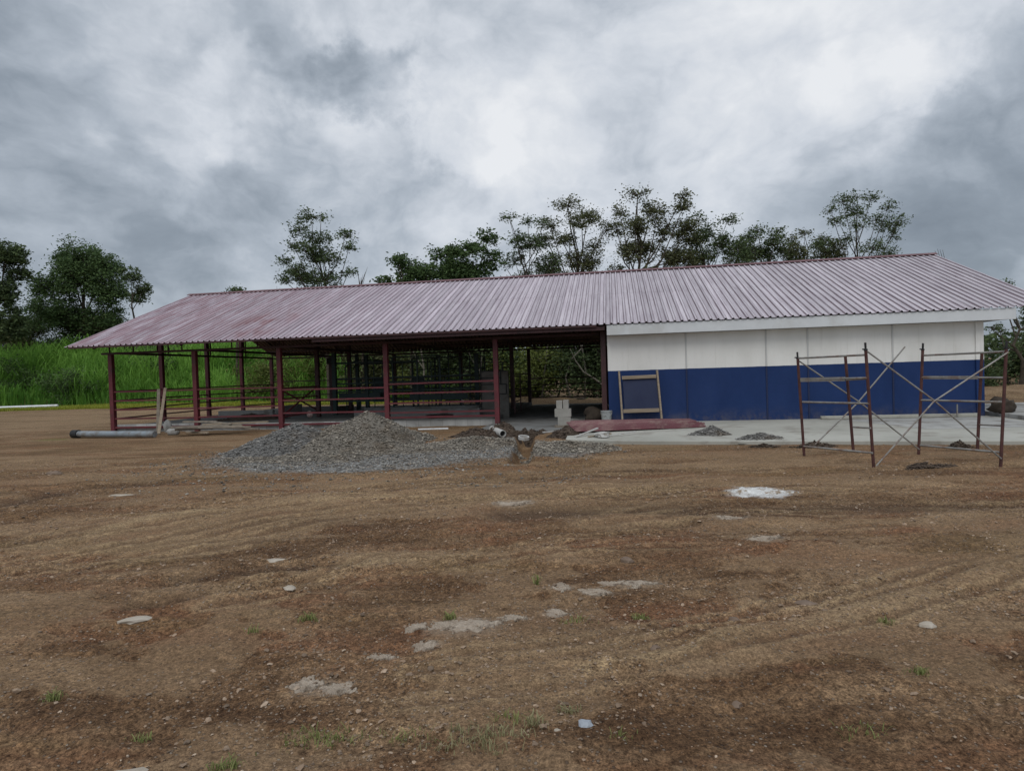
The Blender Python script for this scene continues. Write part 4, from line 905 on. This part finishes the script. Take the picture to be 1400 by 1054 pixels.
# the wide plate rails seen on both frames
q = MB(); q.bar(Vector((5.06, 11.28, 1.36)) - O, Vector((5.38, 10.40, 1.375)) - O, .02, .07); q.build('plate_rail', M['galv'], sf)
q = MB(); q.bar(Vector((7.08, 11.08, 1.34)) - O, Vector((7.40, 10.22, 1.335)) - O, .02, .055); q.build('plate_rail', M['galv'], sf)
def brace(pts, r=.013):
    q = MB(); q.path([Vector(p_) - O for p_ in pts], r, 8); q.build('cross_brace', M['galv'], sf)
brace([(5.52, 9.98, 1.80), (6.48, 9.90, 1.02), (7.43, 9.80, .10)])
brace([(5.62, 9.98, .02), (6.47, 9.88, 1.00), (7.58, 9.82, 1.72)])
brace([(5.05, 11.33, 1.70), (6.04, 11.22, .95), (7.0, 11.10, .10)])
brace([(5.30, 11.3, .22), (6.03, 11.24, .93), (6.79, 11.1, 1.88)])

# ------------------------------------------------------------------ single stones and cement splashes
def st(name, label, cat, px, py, d, mat, seed, rz=0, group=None, amp=.2):
    return lump(name, label, cat, px, py, gz(px, py) + d[2] * .12, d, mat, seed, 2, amp + .35, rz, group, flat=True)
st('stone', 'long pale wedge of stone lying left in the front dirt', 'stone', -2.62, 4.36, (.105, .040, .03), M['pale_stone'], 51, .5)
st('stone', 'pale oval stone on the light rut behind the long wedge', 'stone', -1.77, 4.95, (.055, .035, .022), M['pale_stone'], 52, -.4)
st('stone', 'flat pale slab of stone beside the dark rut', 'stone', -2.23, 5.88, (.14, .05, .02), M['pale_stone'], 53, .1)
st('stone', 'blue-grey stone at the bottom right of centre', 'stone', .29, 2.93, (.034, .028, .022), M['grey_stone'], 54)
st('stone', 'flat pale stone cut by the bottom edge of the picture', 'stone', -1.69, 2.73, (.095, .05, .022), M['pale_stone'], 55)
st('stone', 'thin pale board-like stone far left in the yard', 'stone', -5.98, 9.75, (.20, .07, .025), M['pale_stone'], 56)
st('stone', 'dark flat stone near the yellow tyre track on the left', 'stone', -8.6, 12.0, (.14, .09, .06), M['brown_stone'], 57)
st('stone', 'small brown stone on the right in front of the pale streak', 'stone', 1.41, 4.18, (.035, .03, .025), M['brown_stone'], 58)
st('stone', 'round brown stone alone right of the middle', 'stone', .93, 5.43, (.05, .045, .04), M['brown_stone'], 59)
st('stone', 'small white stone just left of the blue-grey stone', 'stone', .155, 2.9, (.016, .012, .010), M['pale_stone'], 60)
st('stone', 'small dark stone right of the low weeds at bottom right', 'stone', 1.05, 3.12, (.028, .022, .02), M['brown_stone'], 61)
st('stone', 'pale stone by the right edge in the red dirt', 'stone', 2.52, 3.95, (.05, .035, .03), M['pale_stone'], 62)
st('stone', 'reddish flat stone on the right near the pale streak', 'stone', 2.0, 4.45, (.09, .05, .02), M['brown_stone'], 63)
st('stone', 'small pale stone on the pale streak right of the middle', 'stone', .78, 3.72, (.03, .022, .018), M['brown_stone'], 64)
def splash(label, x, y, rx, ry, seed):
    rg_ = np.random.default_rng(seed); N = 46
    lin = np.linspace(-1.25, 1.25, N); A, Bq = np.meshgrid(lin, lin)
    r = np.hypot(A, Bq) * (1 + 1.7 * fbm(A * 2.4 + seed, Bq * 2.4, 5, seed, .65))
    hh = .006 * np.clip((1 - r) * 6, -1, 1) + .024 * fbm(A * 6, Bq * 6, 4, seed) * (r < 1)
    Xs, Ys = x + A * rx, y + Bq * ry; Zs = ground_z(Xs, Ys) + np.where(r < 1, np.maximum(hh, -.01), -.035)
    ii = np.arange(N * N).reshape(N, N); F4 = np.stack([ii[:-1, :-1], ii[:-1, 1:], ii[1:, 1:], ii[1:, :-1]], -1).reshape(-1, 4)
    o = arrays_mesh('cement_splash', np.stack([Xs - x, Ys - y, Zs], -1).reshape(-1, 3), F4, M['cement'], smooth=True); o.location = (x, y, 0)
    return tag(o, label, 'cement splash', 'dried cement splashes on the dirt')
for l, x, y, rx, ry, sd_ in [
    ('dried cement splash at front, left one of the pair above the green weeds', -1.15, 3.42, .085, .075, 3), ('dried cement splash at front, right one of the pair above the green weeds', -.97, 3.39, .085, .065, 5),
    ('small bright cement splash lying alone in the middle front', -.80, 3.72, .075, .05, 7), ('small cement crumb splash between the lone splash and the long row', -.57, 3.84, .07, .05, 9),
    ('leftmost flake of the long cement row with a grass tuft', -.68, 4.14, .07, .07, 11), ('narrow second flake of the long cement row', -.49, 4.14, .10, .06, 13),
    ('largest cement splash in the middle of the long row', -.27, 4.11, .16, .10, 15), ('oval cement splash right of the largest one', -.03, 4.22, .075, .07, 17),
    ('cement splash right of the long row by a low weed', .25, 4.29, .075, .08, 19), ('upper left cement splash of the right group', .32, 4.74, .075, .07, 21),
    ('middle cement splash of the right group', .57, 4.66, .11, .06, 23), ('upper right streak of cement in the right group', .95, 4.86, .16, .09, 25),
    ('farthest small cement splash at upper right end of the group', .72, 4.9, .09, .07, 27), ('thin cement stain far right of the front weeds', -.03, 7.95, .22, .10, 29), ('flat pale cement patch in the right middle of the yard', 2.35, 6.05, .14, .09, 31), ('broad pale cement patch below the lime spill', 2.35, 7.0, .16, .10, 32)]:
    splash(l, x, y, rx, ry, sd_)
# lime powder
N = 60; lin = np.linspace(-1.3, 1.3, N); A, Bq = np.meshgrid(lin, lin)
r = np.hypot(A, Bq * 1.1) * (1 + 2.2 * fbm(A * 1.9 + 3, Bq * 3.0, 6, 6, .7))
Xs, Ys = 3.15 + A * .33, 8.16 + Bq * .26
hh = np.where(r < .85, .014 * np.clip((1 - r) * 3, 0, 1) + .04 * fbm(A * 6, Bq * 8, 4, 8, .65), -.05)
ii = np.arange(N * N).reshape(N, N); F4 = np.stack([ii[:-1, :-1], ii[:-1, 1:], ii[1:, 1:], ii[1:, :-1]], -1).reshape(-1, 4)
o = arrays_mesh('lime_spill', np.stack([Xs - 3.15, Ys - 8.16, ground_z(Xs, Ys) + hh], -1).reshape(-1, 3), F4, M['lime'], smooth=True); o.location = (3.15, 8.16, 0)
tag(o, 'bright white spill of lime powder on the dirt in front of the slab', 'lime spill')

# ------------------------------------------------------------------ blades and leaves
def blades(P, Hh, W, rg, lean=.5, droop=.35):
    n = len(P); a = rg.random(n) * 6.283
    dx, dy = np.cos(a), np.sin(a); ln = lean * (rg.random(n) ** 1.5) * Hh
    side = np.stack([-dy, dx, np.zeros(n)], -1) * (W / 2)[:, None]
    lv = [(0, 0, 1.0), (.35, .55, .9), (.85, .92, .55), (1.25, .92 - .0, .06)]
    pts = []
    for i, (o_, z_, ww) in enumerate(lv):
        zz = z_ - (droop * (ln / Hh) if i == 3 else 0)
        c_ = P + np.stack([dx * ln * o_, dy * ln * o_, Hh * zz], -1)
        pts += [c_ - side * ww, c_ + side * ww]
    V = np.stack(pts, 1).reshape(-1, 3); k = 8
    f = np.array([(0, 1, 3, 2), (2, 3, 5, 4), (4, 5, 7, 6)])
    F = (f[None] + (np.arange(n) * k)[:, None, None]).reshape(-1, 4)
    return V, F, np.repeat(rg.random(n), k)
n = 58000
xx = rng.uniform(-62, -3, n); off_ = rng.random(n) ** .8 * 11
yy = bank_edge(xx) + off_ - .4 + .9 * fbm(xx * .5, xx * 0, 3, 15) * 2
cl_ = fbm(xx * .35, yy * .35, 3, 25); keep = rng.random(n) < .75 + cl_ * 1.4
xx, yy, cl_ = xx[keep], yy[keep], cl_[keep]
Hh = (1.0 + 2.9 * np.clip(cl_ * 1.5 + .32, 0, 1)) * (.5 + .75 * rng.random(len(xx))) * sst(-.9, 1.2, yy - bank_edge(xx)) * .95 + .25
Hh *= 1 - .30 * sst(-12, -5, xx)
V, F, T = blades(np.stack([xx, yy, ground_z(xx, yy) - .05], -1), Hh, .035 + .05 * rng.random(len(xx)), rng, 1.0)
T = np.clip(T * .45 + .55 * np.repeat(np.clip(cl_ * 1.8 + .5 + 1.5 * fbm(xx * .16, yy * .5, 3, 99), 0, 1), 8), 0, 1)
tag(arrays_mesh('tall_grass', V, F, M['grass'], tint=T), 'bank of tall bright green grass behind the yard', 'grass', kind='stuff')
n = 30000
xx = rng.uniform(-60, -4, n); yy = bank_edge(xx) - 3.2 + 3.4 * rng.random(n) + .8 * fbm(xx * .6, xx * 0, 3, 71)
V, F, T = blades(np.stack([xx, yy, ground_z(xx, yy)], -1), .10 + .18 * rng.random(n), np.full(n, .035), rng, .9)
tag(arrays_mesh('short_grass', V, F, M['lawn'], tint=T), 'strip of short yellow-green grass at the foot of the bank', 'grass', kind='stuff')

def weed(label, x, y, r, n, hh, mat, seed, sx_=1.0, rot=0.0):
    rg_ = np.random.default_rng(seed)
    a = rg_.normal(0, r * .5, n) * sx_; c_ = rg_.normal(0, r * .33, n)
    # runners: keep the blades along a few creeping stems
    k = rg_.integers(0, 5, n); ang = np.array([0, 1.1, 2.3, 3.6, 5.0])[k] + rg_.normal(0, .12, n); rad = r * rg_.random(n) ** .8
    m_ = rg_.random(n) < .6
    a = np.where(m_, rad * np.cos(ang) * sx_, a); c_ = np.where(m_, rad * np.sin(ang) * .6, c_)
    xx_, yy_ = x + a * math.cos(rot) - c_ * math.sin(rot), y + a * math.sin(rot) + c_ * math.cos(rot)
    V, F, T = blades(np.stack([xx_ - x, yy_ - y, ground_z(xx_, yy_) - .003], -1), hh * (.45 + .8 * rg_.random(n)), hh * .13 * (.7 + .7 * rg_.random(n)), rg_, 1.5, .5)
    o = arrays_mesh('weed_tuft', V, F, mat, tint=T); o.location = (x, y, 0)
    return tag(o, label, 'weed', 'weeds sprouting in the bare dirt')
W, WD = M['weed'], M['weed_dry']
for l, x, y, r_, n_, h_, m_, s_, sx_ in [
    ('bright green creeping weed at bottom, left of the middle', -.92, 2.93, .16, 150, .036, W, 1, 1.3), ('yellow-green runner weed just right of the bright creeping one', -.55, 2.90, .12, 60, .032, W, 2, 1.5),
    ('large straw-coloured weed mat at the bottom centre', -.19, 2.84, .19, 240, .036, WD, 3, 1.2), ('green sprig on the upper right of the straw weed mat', -.05, 3.02, .08, 45, .036, W, 4, 1.2),
    ('dark green weed beside a dry leaf, left of the middle', -1.41, 4.26, .07, 60, .045, W, 5, 1), ('tiny weed left of the dark green weed with dry leaf', -1.70, 4.08, .05, 26, .04, W, 6, 1),
    ('grass tuft on the long row of cement flakes', -.46, 4.24, .05, 40, .055, W, 7, 1), ('round green weed right of the cement row', .80, 4.22, .06, 70, .035, W, 8, 1.1),
    ('low weed mat below the right cement splash', .36, 4.12, .09, 60, .03, W, 9, 1.3), ('lone bright weed tuft at the left edge', -2.45, 3.33, .045, 50, .04, W, 10, 1),
    ('small weed tuft between the left edge and the front stones', -1.78, 2.98, .05, 45, .032, W, 11, 1), ('green tuft cut by the bottom edge left of the creeping weed', -1.28, 2.70, .06, 60, .04, W, 12, 1),
    ('yellow-green tuft alone at lower right', 2.05, 3.28, .05, 55, .035, W, 13, 1), ('small weed on the right near the dark clod', 2.3, 4.02, .05, 45, .035, W, 14, 1),
    ('faint low weed below the right pale streak', 1.5, 2.82, .09, 50, .03, W, 15, 1.2), ('thin dry weed at bottom centre by the blue-grey stone', .22, 3.10, .07, 34, .05, WD, 16, 1),
    ('dry spiky weed right of the straw mat', .06, 2.98, .05, 30, .05, WD, 17, 1), ('small yellow weed at bottom right of the blue-grey stone', .42, 2.80, .05, 24, .03, W, 18, 1.2),
    ('tiny green sprout standing up left of the right cement group', .14, 4.86, .03, 16, .07, W, 19, 1)]:
    weed(l, x, y, r_, n_, h_, m_, s_, sx_)

# ------------------------------------------------------------------ trees
def leaves(C, rg, size):
    n = len(C)
    a = rg.normal(size=(n, 3)); a /= np.linalg.norm(a, axis=1)[:, None]; a[:, 2] *= .6
    b_ = np.cross(a, rg.normal(size=(n, 3))); b_ /= np.linalg.norm(b_, axis=1)[:, None] + 1e-9
    L = size * (.6 + .8 * rg.random(n))[:, None]
    V = np.stack([C - a * L, C + b_ * L * .42, C + a * L, C - b_ * L * .42], 1).reshape(-1, 3)
    return V, np.arange(n * 4).reshape(-1, 4), np.repeat(rg.random(n), 4)
def tree(name, label, cat, bx, D, lobes, seed, dens=1.0, size=.10, trunk=.17, mat='leaf', bark='bark', group=None, twigs=6, zbase=None, depth=.9, clump=.23, airy=.65, fill=0):
    rg = np.random.default_rng(seed); lobes = list(lobes)
    xs_ = [l[0] for l in lobes]; zs_ = [l[1] for l in lobes]
    for _ in range(fill):
        zz_ = rg.uniform(min(zs_) - 1.4, min(zs_) + .55 * (max(zs_) - min(zs_)))
        lobes.append((rg.uniform(min(xs_) - 1.0, max(xs_) + 1.0), zz_, rg.uniform(.45, .9), rg.uniform(.35, .6)))
    zb = gz(bx, D) - .1 if zbase is None else zbase
    root = empty(name, (bx, D, 0), 0, label, cat, group)
    q = MB(); C = []
    top = max(l[1] for l in lobes); low_ = min(l[1] for l in lobes)
    fork = zb + (low_ - zb) * .62
    tx = np.mean([l[0] for l in lobes]) * .3
    tp = [(0, 0, zb), (tx * .3 + rg.normal(0, .1), rg.normal(0, .1), zb + (fork - zb) * .5), (tx * .6, rg.normal(0, .15), fork)]
    q.path(tp, [trunk, trunk * .85, trunk * .7], 7)
    # main leader
    hi = max(lobes, key=lambda l: l[1])
    ld = [Vector(tp[-1])]
    for k in range(1, 6):
        s = k / 5; ld.append(Vector((tp[-1][0] + (hi[0] - tp[-1][0]) * s ** 1.3 + rg.normal(0, .12), rg.normal(0, .2), fork + (hi[1] - fork) * s)))
    q.path(ld, [trunk * .62 * (1 - .16 * k) for k in range(6)], 6)
    for (lx, lz, rx, rz) in lobes:
        ry = max(rx, rz) * depth; yy0 = rg.normal(0, .6)
        # join to the leader somewhat lower
        zj = fork + (lz - fork) * rg.uniform(.25, .6); s = np.clip((zj - fork) / max(hi[1] - fork, .1), 0, .95)
        k = int(s * 5); j = ld[k].lerp(ld[min(k + 1, 5)], s * 5 - k)
        rz = rz * 1.15; lx += rg.normal(0, rx * .2); lz += rg.normal(0, rz * .2); e_ = Vector((lx, yy0, lz - rz * .15)); mid_ = j.lerp(e_, .5) + Vector((rg.normal(0, .15), rg.normal(0, .15), -.12 * (e_ - j).length))
        r0 = trunk * .30; q.path([j, mid_, e_], [r0, r0 * .7, r0 * .35], 5)
        nt = max(7, int(twigs * rx * rz * 7 + 8))
        for _ in range(nt):
            th = rg.random() * 6.283; ph = rg.uniform(-.85, 1); rr = rg.random() ** .35
            tpnt = Vector((lx + rx * rr * math.cos(th) * math.sqrt(max(0, 1 - ph * ph * .8)), yy0 + ry * rr * math.sin(th), lz + rz * rr * ph))
            m2 = e_.lerp(tpnt, .5) + Vector((rg.normal(0, .06), rg.normal(0, .06), rg.normal(0, .06)))
            q.path([e_, m2, tpnt], [r0 * .30, r0 * .2, .008], 4, cap=False)
            nl = int(dens * 44 * (.4 + .9 * rg.random()) * max(.5, min(2, rx * rz * 1.6)))
            if nl:
                sg = clump * (.45 + 1.0 * rg.random()) * min(1, .45 + rx * .6)
                pts = np.array(tpnt) + rg.normal(size=(nl, 3)) * np.array([sg, sg, sg * airy])
                C.append(pts)
    q.build('trunk', M[bark], root)
    if C:
        V, F, T = leaves(np.concatenate(C), rg, size); arrays_mesh('crown', V, F, M[mat], root, tint=T)
    return root
G1 = 'trees rising behind the shed roof'
T1=(-42.07,52.0,[(1.71,12.29,1.30,0.83),(2.36,10.98,0.83,0.53),(1.40,9.37,1.06,1.30),(1.58,7.01,1.30,1.30)])
T2=(-38.24,58.0,[(0.26,13.63,2.11,1.45),(-2.09,12.59,1.45,1.19),(2.50,12.44,1.58,1.19),(-3.37,10.47,1.32,1.19),(-0.19,11.02,2.64,1.71),(2.53,9.95,1.71,1.45),(-1.29,8.43,2.77,1.45),(1.64,7.69,1.85,1.32),(-3.60,8.18,1.32,1.05)])
T2b=(-32.55,56.0,[(0.09,11.00,0.76,0.51),(0.68,10.09,0.57,0.45),(-0.17,9.30,0.70,0.57)])
T3=(-11.92,42.0,[(-0.22,11.83,0.95,0.33),(-1.43,11.25,0.67,0.43),(1.18,11.07,0.57,0.43),(-2.02,10.61,0.48,0.29),(1.38,10.12,0.48,0.33),(-0.13,10.45,0.86,0.48),(-0.73,9.52,0.72,0.43),(0.77,9.19,0.72,0.43),(1.46,8.41,0.57,0.29),(-2.51,9.20,0.48,0.33),(-2.88,8.22,0.48,0.33),(-1.87,8.47,0.95,0.53),(-0.32,7.99,1.24,0.48)])
T4=(-6.21,40.0,[(-0.56,8.76,0.59,0.36),(-0.08,8.34,0.77,0.50),(0.77,8.04,0.64,0.41),(1.26,7.84,0.41,0.32),(-1.69,7.71,0.36,0.27),(0.07,7.56,1.27,0.41)])
T5=(-2.58,40.0,[(-1.47,8.90,0.68,0.45),(-0.24,9.13,0.82,0.45),(1.33,10.07,0.73,0.36),(0.68,9.46,0.36,0.27),(1.60,8.58,0.59,0.59),(-1.04,8.07,1.09,0.59),(0.54,7.89,1.36,0.55)])
T6=(1.71,43.0,[(-1.46,11.82,0.59,0.29),(-0.39,11.64,0.49,0.29),(0.82,11.45,0.64,0.39),(-1.11,10.45,0.64,0.59),(-0.05,10.08,0.78,0.59),(-1.20,9.14,0.73,0.59),(0.24,8.61,0.88,0.59),(-1.99,8.83,0.34,0.44)])
T7=(5.14,44.0,[(-1.03,12.62,1.00,0.40),(0.50,12.48,0.95,0.40),(-2.16,11.47,0.70,0.50),(-0.32,11.51,1.10,0.55),(1.47,11.36,0.55,0.60),(-1.35,10.31,0.80,0.50),(0.83,10.09,0.75,0.55),(-0.15,8.93,1.30,0.50),(-1.99,8.89,0.70,0.50)])
T8=(8.34,43.0,[(0.31,13.00,0.73,0.39),(1.07,12.30,0.83,0.49),(-0.44,12.06,0.59,0.44),(3.18,12.91,0.44,0.44),(3.01,11.95,0.64,0.54),(1.83,11.50,0.68,0.49),(0.16,10.98,0.78,0.59),(1.95,10.53,0.83,0.59),(0.80,9.60,1.17,0.68),(2.40,9.31,0.78,0.59),(-0.53,9.16,0.64,0.59),(3.26,10.69,0.54,0.59)])
T9=(13.12,44.0,[(-0.09,11.60,0.65,0.40),(1.75,11.40,0.65,0.35),(0.64,10.84,0.80,0.50),(-0.37,10.17,0.65,0.55),(1.36,9.87,0.70,0.50),(0.35,9.16,0.90,0.50),(2.15,9.35,0.45,0.45)])
T10=(17.99,46.0,[(0.04,11.24,0.68,0.31),(1.02,11.00,0.47,0.31),(-0.76,10.59,0.57,0.37),(0.43,10.19,0.84,0.47),(-0.26,9.54,0.84,0.47),(1.09,9.60,0.57,0.47)])
T11=(21.02,46.0,[(0.28,10.88,0.47,0.31),(-0.67,10.29,0.57,0.37),(0.90,10.24,0.63,0.37),(-0.16,9.55,1.05,0.47),(1.45,9.50,0.68,0.42)])
T12=(23.70,44.0,[(0.07,12.95,0.75,0.30),(1.11,12.77,0.60,0.35),(-1.19,12.49,0.65,0.35),(1.94,12.00,0.50,0.40),(-1.95,11.77,0.45,0.30),(-0.20,11.87,1.00,0.45),(1.33,11.23,0.60,0.35),(-1.46,11.16,0.60,0.35),(0.02,10.62,0.70,0.35),(-0.99,9.91,0.50,0.35),(0.49,9.27,0.80,0.45)])
T13=(27.67,35.0,[(-0.38,5.76,0.40,0.16),(0.14,5.62,0.36,0.20),(0.39,4.31,0.56,0.40),(-0.38,3.06,0.36,0.24),(-1.37,3.33,0.48,0.20),(0.13,2.33,0.48,0.32)])
B13=(30.13,39.0,[(-0.75,2.20,0.40,0.53),(-0.59,1.22,0.58,0.71),(0.40,1.89,0.66,0.80),(0.73,0.75,0.80,0.71),(-0.96,0.55,0.40,0.44),(-0.08,0.50,0.62,0.53)])
B14=(-19.99,47.0,[(-0.33,8.32,0.48,0.21),(0.51,8.13,0.37,0.16)])
tree('leafy_tree', 'dark tree cut off by the left edge of the picture', 'tree', *T1, 1, 1.1, .13, .22, group='trees on the grass bank')
T2 = (T2[0], T2[1], [(a * .93, b_, c_ * .88, d_ * .95) for a, b_, c_, d_ in T2[2]])
tree('leafy_tree', 'large dense round-crowned tree on the left above the grass bank', 'tree', *T2, 2, .62, .12, .3, 'leaf_green', group='trees on the grass bank', twigs=5, clump=.34, fill=3)
tree('leafy_tree', 'small dark tree touching the right side of the big round tree', 'tree', *T2b, 3, 1.2, .12, .14, group='trees on the grass bank')
tree('leafy_tree', 'open-crowned tree standing alone above the left half of the roof', 'tree', *T3, 4, .95, .09, .15, fill=3, group=G1)
tree('leafy_tree', 'low dark green bushy tree right of the lone open tree', 'tree', *T4, 5, 1.5, .11, .14, 'leaf_green', fill=4, group=G1)
tree('leafy_tree', 'dark green tree with one branch reaching up at its right', 'tree', *T5, 6, 1.4, .11, .15, 'leaf_green', fill=4, group=G1)
tree('leafy_tree', 'thin half-bare tree between green tree and broad-topped tree', 'tree', *T6, 7, .75, .085, .13, fill=5, group=G1)
tree('leafy_tree', 'broad flat-topped tree with visible curved limbs above middle of roof', 'tree', *T7, 8, .85, .085, .2, 'leaf_olive', fill=10, group=G1)
tree('leafy_tree', 'tallest twin-topped tree behind the roof, with reddish-brown leaves', 'tree', *T8, 9, .95, .09, .2, 'leaf_olive', fill=10, group=G1)
tree('leafy_tree', 'medium open tree right of the tallest twin-topped tree', 'tree', *T9, 10, .95, .09, .14, fill=10, group=G1)
tree('leafy_tree', 'small layered dark tree left of the spiky brown tree', 'tree', *T10, 11, .9, .09, .12, fill=10, group=G1)
tree('leafy_tree', 'spiky brownish low tree beside the tall airy right tree', 'tree', *T11, 12, 1.0, .09, .12, 'leaf_olive', fill=9, group=G1)
tree('leafy_tree', 'tall airy tree with fan of thin branches at the right', 'tree', *T12, 13, .75, .085, .13, fill=7, group=G1)
tree('leafy_tree', 'dark forked tree with few leaves beside the right edge', 'tree', *T13, 14, .45, .075, .15, 'leaf', group=G1, twigs=10)
tree('bushy_tree', 'dense dark bush beyond the right corner of the block', 'bush', *B13, 15, 1.2, .10, .1, 'leaf', zbase=-.1, group='bushes beyond the yard')
tree('bushy_tree', 'small tree top peeping over the roof ridge near its left end', 'tree', *B14, 16, 1.3, .09, .1, 'leaf', group=G1)
# bare twigs
def bare(label, x, y, ztop, seed, n=7):
    rg = np.random.default_rng(seed); root = empty('bare_tree', (x, y, 0), 0, label, 'tree', G1)
    q = MB(); zb = gz(x, y); zf = ztop - 1.6
    q.path([(0, 0, zb), (.05, 0, zf * .6), (0, 0, zf)], [.09, .07, .05], 6)
    for k in range(n):
        a = rg.uniform(-1, 1); L = rg.uniform(.7, 1.6); s = Vector((0, 0, zf - rg.random() * .6))
        m_ = s + Vector((a * .35 * L, rg.normal(0, .15), L * .55)); q.path([s, m_, m_ + Vector((a * .25 * L, rg.normal(0, .1), L * .45))], [.03, .018, .006], 5)
    q.build('trunk', M['bark'], root)
bare('leafless thin tree right of the lone open tree', -9.7, 42, 9.3, 5); bare('bare twigs showing over the roof at the right end of the ridge', 22.4, 33, 7.6, 6, 9)
bare('faint bare treetop left of the lone open tree', -15.4, 43, 8.3, 7)
# understorey seen through the open shed and behind the block
US = [('dark tangled shrub behind the chute, leftmost of the row', -12.5, 45.5, 3.6, 'leaf_yellow'), ('olive shrub beyond the chute posts', -10.4, 44.5, 3.4, 'leaf_olive'), ('dark shrub with grey stems behind the chute', -8.2, 43, 3.6, 'leaf_olive'),
    ('yellow-green shrub seen between the chute pipes', -5.9, 42.5, 3.8, 'leaf_yellow'), ('dark shrub behind the third and fourth front posts', -4.2, 38.2, 4.9, 'leaf'), ('tall black-green shrub left of the concrete wall', -2.2, 37, 5.0, 'leaf'),
    ('dark green shrub above the concrete wall', -.2, 38, 5.0, 'leaf_green'), ('light green shrub behind the back passage post', 1.3, 36.6, 3.2, 'leaf_yellow'), ('dark shrub with pale climbing stems behind passage rails', 2.6, 36.9, 5.0, 'leaf'),
    ('black-green shrub behind the passage beside the blue block', 4.6, 36.6, 4.9, 'leaf'), ('dark shrub hidden mostly by the left edge of the block', 6.6, 37.2, 4.9, 'leaf'),
    ('dark shrub left on the grass bank under the edge tree', -49, 60, 7.8, 'leaf'), ('grey-green shrub on the bank below the big tree', -44.5, 59.5, 8.0, 'leaf_olive'), ('dark shrub on the bank right under the big tree', -40.5, 59, 8.2, 'leaf'),
    ('olive shrub on the bank beside the trunk of the big tree', -36.5, 58.5, 7.7, 'leaf_olive'), ('last dark shrub on the bank before the roof corner', -32.5, 58, 6.9, 'leaf'), ('shrub on the bank behind the roof corner', -28, 57, 6.2, 'leaf'),
    ('dark shrub on the dirt beyond the right corner post', 26, 38.5, 3.3, 'leaf'), ('dense shrub at the far right edge behind the ramp', 33.5, 40, 5.2, 'leaf'), ('low shrub further right behind the ramp', 36.5, 42, 5.5, 'leaf_olive')]
for i, (l, x, y, hh, mt) in enumerate(US):
    rg = np.random.default_rng(100 + i); zb = gz(x, y); lob = []
    for k in range(17):
        z = zb + .25 + (hh - zb - .5) * rg.random() ** .9
        lob.append((rg.normal(0, .95), z, .75 + .4 * rg.random(), .5 + .3 * rg.random()))
    tree('shrub', l, 'shrub', x, y, lob, 200 + i, (.5 if i < 5 else .7 if i < 11 else 1.3), .10, .09, mt, 'pale_bark' if 2 <= i <= 10 else 'bark', 'shrubs behind the shed' if i < 11 or i > 16 else 'shrubs on the grass bank', twigs=3, zbase=zb - .1, clump=.42)
for i, (l, x, y, hh, mt) in enumerate([('dark round bush low in the tall grass left of the shed', -35.0, 50.6, 2.6, 'leaf_green'), ('broad dark bush in the grass near the left edge', -40.5, 52.5, 3.6, 'leaf_green'),
    ('pale flowering bush in the grass seen through the left stalls', -17.5, 47.0, 2.6, 'leaf_yellow'), ('second pale bush in the grass behind the X-braced gate', -14.5, 45.5, 2.8, 'leaf_yellow'), ('dark bush in the grass between first and second front posts', -27.0, 51.5, 3.8, 'leaf_green')]):
    rg = np.random.default_rng(300 + i); zb = gz(x, y); lob = [(rg.normal(0, 1.0), zb + .3 + hh * .8 * rg.random(), .8, .5) for k in range(10)]
    tree('shrub', l, 'shrub', x, y, lob, 320 + i, .8, .10, .06, mt, 'bark', 'shrubs on the grass bank', twigs=3, zbase=zb - .1, clump=.4)
# pale trunks and vines in the understorey
for i, (l, x, y, pts) in enumerate([('pale leaning trunk seen through the passage behind the back post', 1.6, 37.0, [(0, 0, 0), (.2, 0, 1.5), (.45, 0, 3.2), (.9, .1, 5)]), ('pale curving vine stem in the passage view', 3.2, 36.8, [(0, 0, 0), (-.25, 0, 1.2), (.1, 0, 2.2), (.7, 0, 2.8), (.9, 0, 3.8)]),
    ('thin pale trunk beside the blue block in the passage view', 4.0, 37.2, [(0, 0, 0), (.1, 0, 1.6), (-.1, 0, 3.4), (.1, 0, 5)]), ('pale sloping bough low in the passage view', 3.9, 36.4, [(1.2, 0, .6), (.6, 0, 1.1), (0, 0, 1.5), (-.4, 0, 2.1)]), ('grey trunk behind the chute cage', -5.0, 37.6, [(0, 0, 0), (.1, 0, 2), (-.2, 0, 4.5)]), ('second grey trunk right behind the chute cage', -1.6, 37.4, [(0, 0, 0), (-.15, 0, 1.8), (.25, 0, 4.5)])]):
    y -= 1.5
    root = empty('slender_tree', (x, y, 0), 0, l, 'tree'); zb = gz(x, y)
    q = MB(); q.path([(a, b_, c_ + zb) for a, b_, c_ in pts], [.055, .05, .042, .035, .03][:len(pts)], 7)
    a, b_, c_ = pts[-2]
    q.path([(a, b_, c_ + zb), (a - .4, b_, c_ + zb + .6), (a - .7, b_, c_ + zb + 1.3)], [.04, .03, .015], 5)
    q.build('trunk', M['pale_bark'], root)
# far-off wood
n = 26000; xx = rng.uniform(-140, 140, n); yy = 88 + rng.random(n) * 12; zz = rng.random(n) ** 1.2 * (4.6 + 3.5 * fbm(xx * .08, xx * 0, 4, 55))
zz += 3.0 * (xx < -8)
V, F, T = leaves(np.stack([xx, yy, zz], -1), rng, .55)
tag(arrays_mesh('far_wood', V, F, M['leaf'], tint=T), 'far-off dark wood closing the horizon behind the shed', 'wood', kind='stuff')
